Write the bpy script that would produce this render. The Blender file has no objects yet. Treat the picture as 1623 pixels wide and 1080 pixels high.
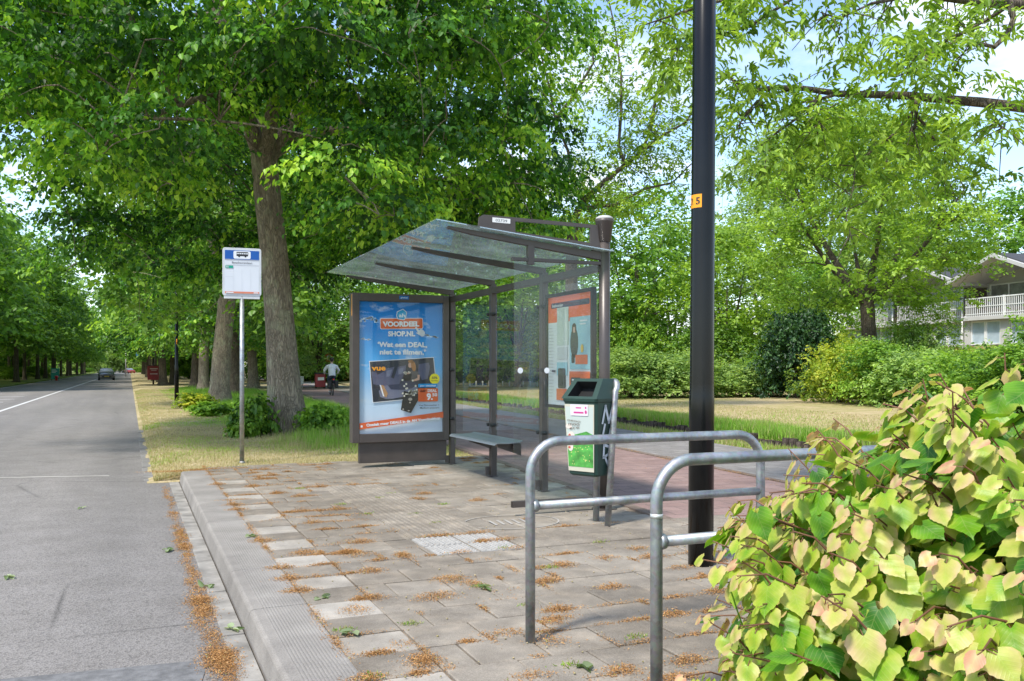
import bpy, math, random
import numpy as np
from mathutils import Vector, Matrix
sc = bpy.context.scene
COL = sc.collection
random.seed(5)
RNG = np.random.default_rng(5)
# ---------------------------------------------------------------- camera
EYE = 1.3; FOC = 1420.0; YAW = math.atan(606/1420)
FWD = Vector((math.sin(YAW), math.cos(YAW), 0)); RGT = Vector((math.cos(YAW), -math.sin(YAW), 0))
cam = bpy.data.objects.new('camera', bpy.data.cameras.new('camera')); COL.objects.link(cam)
cam.location = (0, 0, EYE); cam.rotation_euler = (math.pi/2, 0, -YAW)
cam.data.sensor_width = 36; cam.data.lens = FOC/1623*36; cam.data.shift_y = 44/1623
cam.data.clip_start = 0.05; cam.data.clip_end = 3000
sc.camera = cam
# ---------------------------------------------------------------- sky, sun, exposure
SUN_V = (-RGT*0.55 - FWD*0.70).normalized()*math.cos(math.radians(56)) + Vector((0, 0, math.sin(math.radians(56))))
w = bpy.data.worlds.new('World'); sc.world = w; w.use_nodes = True
wn = w.node_tree.nodes; wl = w.node_tree.links; wn.clear()
def WN(t, **k):
    n = wn.new(t)
    for a, b in k.items(): setattr(n, a, b)
    return n
sky = WN('ShaderNodeTexSky', sky_type='NISHITA'); sky.sun_disc = False
sky.sun_elevation = math.radians(56); sky.sun_rotation = math.atan2(SUN_V.x, SUN_V.y); sky.dust_density = 0.6; sky.ozone_density = 1.6
tc = WN('ShaderNodeTexCoord'); sep = WN('ShaderNodeSeparateXYZ'); wl.new(tc.outputs['Generated'], sep.inputs[0])
add = WN('ShaderNodeMath', operation='ADD'); add.inputs[1].default_value = 0.22; wl.new(sep.outputs[2], add.inputs[0])
dx = WN('ShaderNodeMath', operation='DIVIDE'); dy = WN('ShaderNodeMath', operation='DIVIDE')
wl.new(sep.outputs[0], dx.inputs[0]); wl.new(add.outputs[0], dx.inputs[1]); wl.new(sep.outputs[1], dy.inputs[0]); wl.new(add.outputs[0], dy.inputs[1])
cmb = WN('ShaderNodeCombineXYZ'); wl.new(dx.outputs[0], cmb.inputs[0]); wl.new(dy.outputs[0], cmb.inputs[1])
cn = WN('ShaderNodeTexNoise'); cn.inputs['Scale'].default_value = 1.5; cn.inputs['Detail'].default_value = 7; cn.inputs['Roughness'].default_value = 0.55
wl.new(cmb.outputs[0], cn.inputs['Vector'])
cr = WN('ShaderNodeValToRGB'); cr.color_ramp.elements[0].position = 0.51; cr.color_ramp.elements[1].position = 0.67
wl.new(cn.outputs[0], cr.inputs[0])
mx = WN('ShaderNodeMix', data_type='RGBA'); wl.new(cr.outputs[0], mx.inputs[0]); wl.new(sky.outputs[0], mx.inputs[6]); mx.inputs[7].default_value = (4.7, 4.9, 5.2, 1)
bg = WN('ShaderNodeBackground'); bg.inputs[1].default_value = 0.145; wl.new(mx.outputs[2], bg.inputs[0])
wo = WN('ShaderNodeOutputWorld'); wl.new(bg.outputs[0], wo.inputs[0])
sl = bpy.data.lights.new('sun', 'SUN'); sl.energy = 2.5; sl.angle = math.radians(7); sl.color = (1, .95, .86)
so = bpy.data.objects.new('sun', sl); COL.objects.link(so); so.rotation_euler = (-SUN_V).to_track_quat('-Z', 'Y').to_euler()
sc.view_settings.view_transform = 'Standard'; sc.view_settings.look = 'None'; sc.view_settings.gamma = 1
sc.view_settings.exposure = 1.15
sc.cycles.max_bounces = 8; sc.cycles.transparent_max_bounces = 12; sc.cycles.diffuse_bounces = 4; sc.cycles.transmission_bounces = 4
sc.cycles.caustics_reflective = False; sc.cycles.caustics_refractive = False; sc.cycles.sample_clamp_indirect = 4

# ---------------------------------------------------------------- helpers
def WD(px, D):
    """a point on the ground plan seen at photo column px, D metres ahead"""
    p = RGT*((px-811)/FOC*D) + FWD*D
    return (p.x, p.y)
def WP(px, py, D):
    x, y = WD(px, D); return np.array((x, y, EYE + (584-py)*D/FOC))
def GP(px, py, z=0.0): return WD(px, (EYE-z)*FOC/(py-584))
PA = YAW - math.atan(451/1420)
PDV = (math.sin(PA), math.cos(PA)); PNV = (math.cos(PA), -math.sin(PA))
def PF(L, S): return (L*PNV[0]+S*PDV[0], L*PNV[1]+S*PDV[1])
def tag(o, label=None, cat=None, group=None, kind=None):
    if label: o['label'] = label
    if cat: o['category'] = cat
    if group: o['group'] = group
    if kind: o['kind'] = kind
    return o
def empty(name, loc, label, cat, group=None, rz=0):
    o = bpy.data.objects.new(name, None); COL.objects.link(o); o.location = loc; o.rotation_euler = (0, 0, rz); o.empty_display_size = .2
    return tag(o, label, cat, group)
def link(name, me, m=None, parent=None, loc=None, rz=None):
    o = bpy.data.objects.new(name, me); COL.objects.link(o)
    if m is not None:
        if not me.materials: me.materials.append(m)
    if parent: o.parent = parent
    if loc is not None: o.location = loc
    if rz is not None: o.rotation_euler = (0, 0, rz)
    return o
def copy_tree(o, parent=None):
    c = o.copy(); COL.objects.link(c); c.parent = parent
    for ch in [k for k in bpy.data.objects if k.parent == o]: copy_tree(ch, c)
    return c
class MB:
    def __init__(s): s.v = []; s.f = []; s.sm = []
    def add(s, vs, fs, smooth=False):
        b = len(s.v); s.v += [tuple(p) for p in vs]; s.f += [tuple(i+b for i in f) for f in fs]; s.sm += [smooth]*len(fs); return s
    def box(s, x0, y0, z0, x1, y1, z1, rz=0, M=None):
        vs = [(x, y, z) for z in (z0, z1) for x, y in ((x0, y0), (x1, y0), (x1, y1), (x0, y1))]
        if M is not None: vs = [tuple(M @ Vector(v)) for v in vs]
        return s.add(vs, [(0, 3, 2, 1), (4, 5, 6, 7), (0, 1, 5, 4), (1, 2, 6, 5), (2, 3, 7, 6), (3, 0, 4, 7)])
    def prism(s, poly, z0, z1, M=None, smooth=False):
        n = len(poly); vs = [(x, y, z0) for x, y in poly]+[(x, y, z1) for x, y in poly]
        if M is not None: vs = [tuple(M @ Vector(v)) for v in vs]
        s.add(vs, [tuple(range(n-1, -1, -1)), tuple(range(n, 2*n))])
        b = len(s.v)-2*n
        for i in range(n):
            j = (i+1) % n; s.f.append((b+i, b+j, b+n+j, b+n+i)); s.sm.append(smooth)
        return s
    def tube(s, pts, rad, n=8, caps=True):
        P = [Vector(p) for p in pts]; R = rad if hasattr(rad, '__len__') else [rad]*len(P)
        base = len(s.v); t0 = (P[1]-P[0]).normalized(); u = t0.orthogonal().normalized(); cs = [(math.cos(2*math.pi*k/n), math.sin(2*math.pi*k/n)) for k in range(n)]
        for i, p in enumerate(P):
            t = (P[min(i+1, len(P)-1)]-P[max(i-1, 0)]).normalized()
            u = (u-t*u.dot(t)).normalized(); v = t.cross(u)
            for c, q in cs: s.v.append(tuple(p+(u*c+v*q)*R[i]))
        for i in range(len(P)-1):
            for k in range(n):
                a = base+i*n+k; b = base+i*n+(k+1) % n; s.f.append((a, b, b+n, a+n)); s.sm.append(True)
        if caps:
            s.f.append(tuple(base+k for k in range(n-1, -1, -1))); s.sm.append(False)
            e = base+(len(P)-1)*n; s.f.append(tuple(e+k for k in range(n))); s.sm.append(False)
        return s
    def lathe(s, prof, n=24, c=(0, 0), M=None):
        base = len(s.v)
        for r, z in prof:
            for k in range(n):
                q = Vector((c[0]+r*math.cos(2*math.pi*k/n), c[1]+r*math.sin(2*math.pi*k/n), z)); s.v.append(tuple(M @ q if M is not None else q))
        for i in range(len(prof)-1):
            for k in range(n):
                a = base+i*n+k; b = base+i*n+(k+1) % n; s.f.append((a, b, b+n, a+n)); s.sm.append(True)
        s.f.append(tuple(base+k for k in range(n-1, -1, -1))); s.sm.append(False)
        e = base+(len(prof)-1)*n; s.f.append(tuple(e+k for k in range(n))); s.sm.append(False)
        return s
    def mesh(s, name):
        me = bpy.data.meshes.new(name); me.from_pydata(s.v, [], s.f); me.polygons.foreach_set('use_smooth', s.sm); me.update(); return me
    def build(s, name, m, parent=None, bevel=0, loc=None, rz=None):
        o = link(name, s.mesh(name), m, parent, loc, rz)
        if bevel:
            b = o.modifiers.new('bevel', 'BEVEL'); b.width = bevel; b.segments = 2; b.limit_method = 'ANGLE'; b.angle_limit = math.radians(40)
        return o
def arc(cx, cy, r, a0, a1, n): return [(cx+r*math.cos(math.radians(a0+(a1-a0)*i/n)), cy+r*math.sin(math.radians(a0+(a1-a0)*i/n))) for i in range(n+1)]
def rrect(x, y, w_, h, r, n=4):
    return arc(x+w_-r, y+h-r, r, 0, 90, n)+arc(x+r, y+h-r, r, 90, 180, n)+arc(x+r, y+r, r, 180, 270, n)+arc(x+w_-r, y+r, r, 270, 360, n)
def rot2(pts, a, c=(0, 0)):
    a = math.radians(a); return [(c[0]+(x-c[0])*math.cos(a)-(y-c[1])*math.sin(a), c[1]+(x-c[0])*math.sin(a)+(y-c[1])*math.cos(a)) for x, y in pts]

# ---------------------------------------------------------------- materials
class NT:
    def __init__(s, name):
        s.m = bpy.data.materials.new(name); s.m.use_nodes = True; s.t = s.m.node_tree; s.t.nodes.clear()
        s.out = s.n('ShaderNodeOutputMaterial')
    def n(s, t, **k):
        x = s.t.nodes.new(t)
        for a, b in k.items(): setattr(x, a, b)
        return x
    def l(s, a, b): s.t.links.new(a, b)
    def pr(s, col=None, rough=.6, metal=0, spec=.5):
        p = s.n('ShaderNodeBsdfPrincipled'); p.inputs['Roughness'].default_value = rough; p.inputs['Metallic'].default_value = metal; p.inputs['Specular IOR Level'].default_value = spec
        if col is not None: p.inputs['Base Color'].default_value = (*col, 1)
        s.l(p.outputs[0], s.out.inputs[0]); return p
    def co(s, scale=(1, 1, 1), which='Object'):
        c = s.n('ShaderNodeTexCoord'); mp = s.n('ShaderNodeMapping'); mp.inputs['Scale'].default_value = scale; s.l(c.outputs[which], mp.inputs[0]); return mp.outputs[0]
    def noise(s, scale, vec=None, detail=4, rough=.55):
        x = s.n('ShaderNodeTexNoise'); x.inputs['Scale'].default_value = scale; x.inputs['Detail'].default_value = detail; x.inputs['Roughness'].default_value = rough
        if vec is not None: s.l(vec, x.inputs['Vector'])
        return x.outputs[0]
    def ramp(s, fac, stops):
        r = s.n('ShaderNodeValToRGB'); e = r.color_ramp.elements
        while len(e) < len(stops): e.new(.5)
        for q, (p, c) in zip(e, stops): q.position = p; q.color = (*c, 1) if len(c) == 3 else c
        s.l(fac, r.inputs[0]); return r.outputs[0]
    def mix(s, fac, a, b, mode='MIX'):
        x = s.n('ShaderNodeMix', data_type='RGBA', blend_type=mode)
        for i, q in ((0, fac), (6, a), (7, b)):
            if isinstance(q, (int, float)): x.inputs[i].default_value = q
            elif isinstance(q, tuple): x.inputs[i].default_value = (*q, 1)
            else: s.l(q, x.inputs[i])
        return x.outputs[2]
    def bump(s, h, strength=.4, dist=.01, norm=None):
        b = s.n('ShaderNodeBump'); b.inputs['Strength'].default_value = strength; b.inputs['Distance'].default_value = dist; s.l(h, b.inputs['Height'])
        if norm is not None: s.l(norm, b.inputs['Normal'])
        return b.outputs[0]
def simple(name, col, rough=.6, metal=0, spec=.5, var=.12, scale=8, bump=0, bscale=60):
    t = NT(name); p = t.pr(col, rough, metal, spec); v = t.co()
    n = t.noise(scale, v)
    a = tuple(c*(1-var) for c in col); b = tuple(min(1, c*(1+var)) for c in col)
    t.l(t.ramp(n, [(.3, a), (.7, b)]), p.inputs['Base Color'])
    if bump: t.l(t.bump(t.noise(bscale, v), bump, .003), p.inputs['Normal'])
    return t.m
def leafmat(name, stops, trans=.35, rough=.45, spec=.4, hv=.12):
    t = NT(name); at = t.n('ShaderNodeAttribute', attribute_name='tint'); c = t.ramp(at.outputs['Fac'], stops)
    oi = t.n('ShaderNodeObjectInfo'); mr = t.n('ShaderNodeMapRange'); mr.inputs[3].default_value = 1-hv; mr.inputs[4].default_value = 1+hv; t.l(oi.outputs['Random'], mr.inputs[0])
    hs = t.n('ShaderNodeHueSaturation'); t.l(mr.outputs[0], hs.inputs['Value']); t.l(c, hs.inputs['Color'])
    p = t.pr(None, rough, 0, spec); t.l(hs.outputs[0], p.inputs['Base Color'])
    tr = t.n('ShaderNodeBsdfTranslucent'); t.l(t.mix(1.0, hs.outputs[0], (1.5, 1.45, .75), 'MULTIPLY'), tr.inputs[0])
    ms = t.n('ShaderNodeMixShader'); ms.inputs[0].default_value = trans; t.l(p.outputs[0], ms.inputs[1]); t.l(tr.outputs[0], ms.inputs[2]); t.l(ms.outputs[0], t.out.inputs[0])
    return t.m
def barkmat(name, a, b, c):
    t = NT(name); p = t.pr(None, .9, 0, .2); v = t.co((1, 1, .3)); n1 = t.noise(14, v, 7, .7); lich = t.ramp(t.noise(2.2, t.co(), 6, .7), [(.52, (0,)*3), (.66, (1,)*3)])
    vo = t.n('ShaderNodeTexVoronoi', feature='DISTANCE_TO_EDGE'); vo.inputs['Scale'].default_value = 24; 
    wv = t.co((1, 1, .26)); nn = t.n('ShaderNodeTexNoise'); nn.inputs['Scale'].default_value = 6; t.l(wv, nn.inputs['Vector'])
    t.l(t.mix(.3, wv, nn.outputs['Color']), vo.inputs['Vector'])
    crk = t.ramp(vo.outputs[0], [(0, (.25, .25, .25)), (.2, (1, 1, 1))])
    base = t.ramp(n1, [(.3, a), (.55, b), (.75, c)])
    fin_ = t.mix(.55, base, t.mix(1.0, base, crk, 'MULTIPLY')); t.l(t.mix(t.mix(1, lich, (.45, .45, .45), 'MULTIPLY'), fin_, tuple(q*1.0 for q in (c[0]*.85, c[1]*1.05, c[2]*.85))), p.inputs['Base Color'])
    t.l(t.bump(t.mix(.6, n1, crk), 1.0, .03), p.inputs['Normal'])
    return t.m
M = {}
M['lime'] = leafmat('lime_leaf', [(0, (.02, .075, .010)), (.45, (.075, .215, .018)), (.75, (.20, .41, .03)), (1, (.40, .60, .06))], .42)
M['oak'] = leafmat('oak_leaf', [(0, (.09, .18, .02)), (.5, (.20, .34, .035)), (1, (.38, .54, .07))], .45)
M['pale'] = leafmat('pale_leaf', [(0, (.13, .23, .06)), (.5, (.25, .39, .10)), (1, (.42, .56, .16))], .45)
M['far'] = leafmat('far_leaf', [(0, (.06, .15, .02)), (.5, (.14, .29, .035)), (1, (.32, .52, .06))], .45)
M['shrub'] = leafmat('shrub_leaf', [(0, (.05, .13, .015)), (.5, (.15, .30, .03)), (1, (.32, .50, .06))], .4)
M['dshrub'] = leafmat('dark_shrub_leaf', [(0, (.012, .04, .014)), (.5, (.03, .085, .025)), (1, (.07, .16, .03))], .3)
M['yshrub'] = leafmat('golden_shrub_leaf', [(0, (.12, .2, .015)), (.5, (.26, .36, .03)), (1, (.5, .5, .06))], .4)
M['copper'] = leafmat('copper_leaf', [(0, (.06, .05, .02)), (.5, (.16, .1, .035)), (1, (.2, .22, .05))], .3)
M['grass'] = leafmat('grass_blade', [(0, (.12, .27, .02)), (.35, (.24, .42, .04)), (.6, (.34, .32, .13)), (1, (.50, .41, .26))], .3, .6)
M['bark'] = barkmat('lime_bark', (.19, .15, .115), (.36, .295, .22), (.48, .415, .32))
M['dbark'] = barkmat('dark_bark', (.07, .055, .042), (.15, .12, .088), (.22, .185, .135))
M['litter'] = leafmat('fallen_blossom', [(0, (.24, .12, .05)), (.5, (.52, .28, .11)), (.85, (.66, .42, .20)), (1, (.3, .35, .08))], .15, .8, .1)
M['galv'] = None
def galv():
    t = NT('galvanised_steel'); p = t.pr(None, .48, .75, .5); v = t.co(); n = t.noise(9, v, 5); vo = t.n('ShaderNodeTexVoronoi'); vo.inputs['Scale'].default_value = 70; t.l(v, vo.inputs['Vector'])
    c = t.mix(.25, t.ramp(n, [(.3, (.19, .215, .225)), (.55, (.33, .36, .37)), (.78, (.46, .48, .47))]), vo.outputs['Color'], 'SOFT_LIGHT')
    hs = t.n('ShaderNodeHueSaturation'); hs.inputs['Saturation'].default_value = .5; t.l(c, hs.inputs['Color'])
    t.l(hs.outputs[0], p.inputs['Base Color']); t.l(t.ramp(t.noise(25, v), [(.3, (.36,)*3), (.7, (.62,)*3)]), p.inputs['Roughness']); t.l(t.bump(n, .15, .004), p.inputs['Normal']); return t.m
M['galv'] = galv()
M['frame'] = simple('brown_grey_coated_steel', (.075, .062, .056), .38, .2, .5, .15, 5, .08)
M['black'] = simple('glossy_black_paint', (.006, .0065, .007), .2, 0, .28, .3, 3)
M['rubber'] = simple('black_rubber', (.02, .02, .02), .7)
M['white'] = simple('white_paint', (.72, .72, .70), .5, 0, .5, .05, 4)
M['bin'] = simple('dark_green_plastic', (.010, .038, .028), .5, 0, .5, .2, 6, .1)
M['hole'] = simple('black_inside', (.006, .006, .006), .9)
M['red'] = simple('dark_red_paint', (.25, .025, .03), .45)
M['teal'] = simple('teal_board', (.02, .28, .22), .5)
M['orange'] = simple('orange_sticker', (.85, .33, .02), .5, 0, .3, .03)
M['ink'] = simple('black_ink', (.02, .02, .02), .6)
def glassmat(name, tint, dirt_sheen, dirt_sheen_col=(.7, .75, .72), base=.06, ior=1.5):
    t = NT(name); tr = t.n('ShaderNodeBsdfTransparent'); tr.inputs[0].default_value = (*tint, 1)
    gl = t.n('ShaderNodeBsdfGlossy'); gl.inputs['Roughness'].default_value = .015
    fr_ = t.n('ShaderNodeFresnel'); fr_.inputs[0].default_value = ior; ge = t.n('ShaderNodeNewGeometry'); iv = t.n('ShaderNodeMath', operation='SUBTRACT'); iv.inputs[0].default_value = 1; t.l(ge.outputs['Backfacing'], iv.inputs[1]); fr = t.n('ShaderNodeMath', operation='MULTIPLY'); t.l(fr_.outputs[0], fr.inputs[0]); t.l(iv.outputs[0], fr.inputs[1])
    m1 = t.n('ShaderNodeMixShader'); t.l(fr.outputs[0], m1.inputs[0]); t.l(tr.outputs[0], m1.inputs[1]); t.l(gl.outputs[0], m1.inputs[2])
    df = t.n('ShaderNodeBsdfDiffuse'); df.inputs[0].default_value = (*dirt_sheen_col, 1); tl = t.n('ShaderNodeBsdfTranslucent'); tl.inputs[0].default_value = (*dirt_sheen_col, 1)
    dd = t.n('ShaderNodeMixShader'); dd.inputs[0].default_value = .5; t.l(df.outputs[0], dd.inputs[1]); t.l(tl.outputs[0], dd.inputs[2])
    n = t.noise(3.5, t.co((1, 1, 1)), 8, .7); f = t.ramp(n, [(.35, (base*.5,)*3), (.68, (dirt_sheen,)*3)])
    m2 = t.n('ShaderNodeMixShader'); t.l(f, m2.inputs[0]); t.l(m1.outputs[0], m2.inputs[1]); t.l(dd.outputs[0], m2.inputs[2]); t.l(m2.outputs[0], t.out.inputs[0])
    return t.m
M['glass'] = glassmat('wall_glass', (.975, .988, .982), .03, base=.006)
M['roofglass'] = glassmat('roof_glass', (.58, .70, .64), .20, (.82, .87, .90), .13, 5.0)  # pale film: some dirt, raised to paint a whitish reflection into the glass
M['pane'] = glassmat('cover_glass', (1, 1, 1), .004, base=.001)

# ---------------------------------------------------------------- foliage
TPL = {
 'dia': ([(0, 0, 0), (.45, -.5, .1), (1, 0, -.05), (.45, .5, .1)], [(0, 1, 2), (0, 2, 3)]),
 'leaf': ([(0, 0, 0), (.28, -.46, .09), (.72, -.33, .04), (1, 0, -.1), (.72, .33, .04), (.28, .46, .09)], [(0, 1, 2, 3), (0, 3, 4, 5)]),
 'heart': ([(0, 0, 0), (-.1, -.27, .06), (.22, -.5, .1), (.62, -.36, .05), (1, 0, -.14), (.62, .36, .05), (.22, .5, .1), (-.1, .27, .06)], [(0, 1, 2, 3, 4), (0, 4, 5, 6, 7)]),
 'blade': ([(0, -.5, 0), (0, .5, 0), (1, 0, 0)], [(0, 1, 2)]),
}
def unit(a): return a/np.maximum(np.linalg.norm(a, axis=-1, keepdims=True), 1e-9)
def leaf_mesh(name, P, D, N, L, Wd, tint, kind='dia'):
    tv, tf = TPL[kind]; tv = np.array(tv, float); k = len(tv); n = len(P); fl = len(tf[0])
    D = unit(D); S = unit(np.cross(D, N)); N = np.cross(S, D)
    L = np.broadcast_to(np.asarray(L, float), (n,)); Wd = np.broadcast_to(np.asarray(Wd, float), (n,))
    V = (P[:, None, :] + D[:, None, :]*(tv[None, :, 0, None]*L[:, None, None]) + S[:, None, :]*(tv[None, :, 1, None]*Wd[:, None, None]) + N[:, None, :]*(tv[None, :, 2, None]*L[:, None, None]))
    F = (np.array(tf)[None]+np.arange(n)[:, None, None]*k).reshape(-1)
    me = bpy.data.meshes.new(name); me.vertices.add(n*k); me.vertices.foreach_set('co', V.astype(np.float32).ravel())
    nf = n*len(tf); me.loops.add(nf*fl); me.loops.foreach_set('vertex_index', F.astype(np.int32)); me.polygons.add(nf)
    me.polygons.foreach_set('loop_start', (np.arange(nf)*fl).astype(np.int32)); me.update(calc_edges=True)
    a = me.attributes.new('tint', 'FLOAT', 'FACE'); a.data.foreach_set('value', np.repeat(np.clip(tint, 0, 1), len(tf)).astype(np.float32))
    return me
def rvec(rng, n): return unit(rng.normal(size=(n, 3)))
def sprays(rng, C, Dr, length, per, leafL, droop=.5, ratio=.8, tint0=None, jit=.15, young=.25):
    """leaves set along short drooping twigs"""
    n = len(C); t = np.tile(np.linspace(.1, 1, per), n)+rng.normal(size=n*per)*.05; Cr = np.repeat(C, per, 0); Dd = np.repeat(unit(Dr), per, 0)
    Ln = np.repeat(length*rng.uniform(.6, 1.25, n), per)
    side = unit(np.cross(Dd, np.array((0, 0, 1.0))+rng.normal(size=Dd.shape)*.15)); sg = np.where(np.arange(n*per) % 2 == 0, 1, -1)[:, None]
    P = Cr+Dd*(t*Ln)[:, None]; P[:, 2] -= droop*.35*(t**2)*Ln
    P += rng.normal(size=P.shape)*leafL*.25
    D = Dd*.55+side*sg*rng.uniform(.4, 1, (n*per, 1))+rng.normal(size=P.shape)*.28; D[:, 2] -= droop*rng.uniform(.3, 1.4, n*per)
    N = np.array((0, 0, 1.0))+Dd*.5+rng.normal(size=P.shape)*.38
    L = leafL*rng.uniform(.6, 1.2, n*per)
    tt = (np.repeat(tint0 if tint0 is not None else rng.uniform(.2, .7, n), per)+rng.normal(size=n*per)*jit+young*(t-.5))
    return P, D, N, L, L*ratio, tt
def lobes_to_crown(name, rng, C, R, sp, per, leafL, length=.6, droop=.5, kind='dia', ratio=.8, low=-.45, young=.25, flat=1.0, tl=(.25, .65)):
    nl = len(C); Cs = np.repeat(C, sp, 0); Rs = np.repeat(R, sp)
    u = rvec(rng, nl*sp); u[:, 2] = np.where(u[:, 2] < low, -u[:, 2], u[:, 2])
    pos = Cs+u*(Rs*rng.uniform(.45, 1.0, nl*sp)**.7)[:, None]*np.array((1, 1, flat))
    dr = u*np.array((1, 1, .35))+rng.normal(size=u.shape)*.3; dr[:, 2] -= .1
    t0 = np.repeat(rng.uniform(tl[0], tl[1], nl), sp)+rng.normal(size=nl*sp)*.12
    P, D, N, L, W_, tt = sprays(rng, pos, dr, length, per, leafL, droop, ratio, t0, young=young)
    return leaf_mesh(name, P, D, N, L, W_, tt, kind)
def bez(a, b, c, n): return [tuple((1-t)**2*a+2*t*(1-t)*b+t*t*c) for t in np.linspace(0, 1, n)]
def build_tree(seed, H, zb, R, r0, fork, nl, lr, sp, per, leafL, kind='dia', droop=.5, lean=(0, 0), stems=4, reject=None, prof=(.12, .83, .6), ns=8, keepz=99, length=.6, twigs=3, ratio=.8, young=.25, flat=.8, tl=(.25, .65), extra=None, trunkpts=None, bth=.012, low=-.45, sprd_=(.18, .42), toph=(.75, .93)):
    rng = np.random.default_rng(seed)
    tb = MB()
    tp = trunkpts or [(0, 0, -.25), (0, 0, .12), (lean[0]*.05, lean[1]*.05, fork*.15), (lean[0]*.3, lean[1]*.3, fork*.45), (lean[0]*.7, lean[1]*.7, fork*.75), (lean[0], lean[1], fork)]
    rr = [r0*2.1, r0*1.5, r0*1.1, r0, r0*.95, r0*.93]
    for k_ in range(7):
        a_ = k_*.9+rng.uniform(-.2, .2); q_ = r0*rng.uniform(1.9, 2.6); tb.tube([(math.cos(a_)*r0*.6, math.sin(a_)*r0*.6, .45), (math.cos(a_)*r0*1.15, math.sin(a_)*r0*1.15, .14), (math.cos(a_)*q_, math.sin(a_)*q_, -.08)], [r0*.35, r0*.32, r0*.12], 7, False)
    tb.tube(tp, rr[:len(tp)] if len(tp) <= 6 else np.interp(np.linspace(0, 1, len(tp)), np.linspace(0, 1, 6), rr), max(ns, 12), False)
    top = np.array(tp[-1]); pts = []
    sts = []
    for s in range(stems):
        a = 2*math.pi*(s+rng.uniform(-.25, .25))/stems; sprd = R*rng.uniform(*sprd_); e = np.array((top[0]*.6+math.cos(a)*sprd, top[1]*.6+math.sin(a)*sprd, zb+(H-zb)*rng.uniform(*toph)))
        mid = top+np.array((math.cos(a)*sprd*.55, math.sin(a)*sprd*.55, (e[2]-top[2])*.35))
        pl = bez(top-np.array((0, 0, .2)), mid, e, 9); ra = np.linspace(r0*.62, r0*.08, 9); tb.tube(pl, list(ra), 7, False)
        for q in range(9): sts.append((np.array(pl[q]), ra[q]))
    C = []; Rr = []
    tries = 0
    while len(C) < nl and tries < nl*60:
        tries += 1
        t = rng.uniform(0, 1); z = zb+(H-zb)*t
        if z > keepz and rng.uniform() < .65: continue
        pr = math.sin(math.pi*(prof[0]+prof[1]*t))**prof[2]; a = rng.uniform(0, 2*math.pi); q = rng.uniform(.25, 1)**.6
        c = np.array((lean[0]+math.cos(a)*R*pr*q, lean[1]+math.sin(a)*R*pr*q, z)); r = lr*rng.uniform(.65, 1.25)
        if any(np.linalg.norm(c-o) < .55*(r+s2) for o, s2 in zip(C, Rr)): 
            if rng.uniform() < .8: continue
        if reject and reject(c, r): continue
        C.append(c); Rr.append(r)
    if extra:
        for c, r in extra: C.append(np.array(c, float)); Rr.append(r)
    SP = [s[0] for s in sts]; SR = [s[1] for s in sts]
    def grow(c, big):
        A = np.array(SP); d = A-c; rr_ = np.array(SR); cost = np.linalg.norm(d, axis=1)+np.where(d[:, 2] > -.15, 1.5, 0)+np.where(rr_ < .02, .6, 0); i = int(cost.argmin()); a = A[i]; ln = np.linalg.norm(c-a)
        m = (a+c)/2+np.array((0, 0, .14*ln))+rng.normal(size=3)*.10*ln
        rb = min(SR[i]*.72, (.03+.022*ln) if big else (.010+bth*ln)); n_ = 7 if big else 5; pl = bez(a, m, c, n_); ra = np.linspace(rb, max(.009, rb*.3), n_); tb.tube(pl, list(ra), 6 if big else 5, False)
        for q in range(2, n_): SP.append(np.array(pl[q])); SR.append(float(ra[q]))
    order = np.argsort([np.linalg.norm(c-top) for c in C]); nb = max(8, len(C)//14)
    for i in rng.permutation([j for j in order[len(order)//3:]])[:nb]: grow(C[i]*.93+top*.07, True)
    for i in order:
        c = C[i]; r = Rr[i]; a = top; grow(c, False)
        for k in range(twigs):
            e = c+rvec(rng, 1)[0]*r*.9*np.array((1, 1, .6)); tb.tube(bez(c-(c-a)*.15*k, (c+e)/2+np.array((0, 0, .1)), e, 4), [.014, .011, .008, .004], 4, False)
    cm = lobes_to_crown('crown', rng, np.array(C), np.array(Rr), sp, per, leafL, length, droop, kind, ratio, young=young, flat=flat, tl=tl, low=low)
    return tb.mesh('trunk'), cm
def place_tree(name, meshes, loc, rz, s, label, leafm, bark='bark', group=None, sz=None):
    e = empty(name, (loc[0], loc[1], loc[2] if len(loc) > 2 else 0), label, 'tree', group, rz); e.scale = (s, s, sz or s)
    link('trunk', meshes[0], M[bark], e)
    if not meshes[1].materials: meshes[1].materials.append(M[leafm])
    c = link('crown', meshes[1], None, e)
    c.material_slots[0].link = 'OBJECT'; c.material_slots[0].material = M[leafm]
    return e
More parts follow.
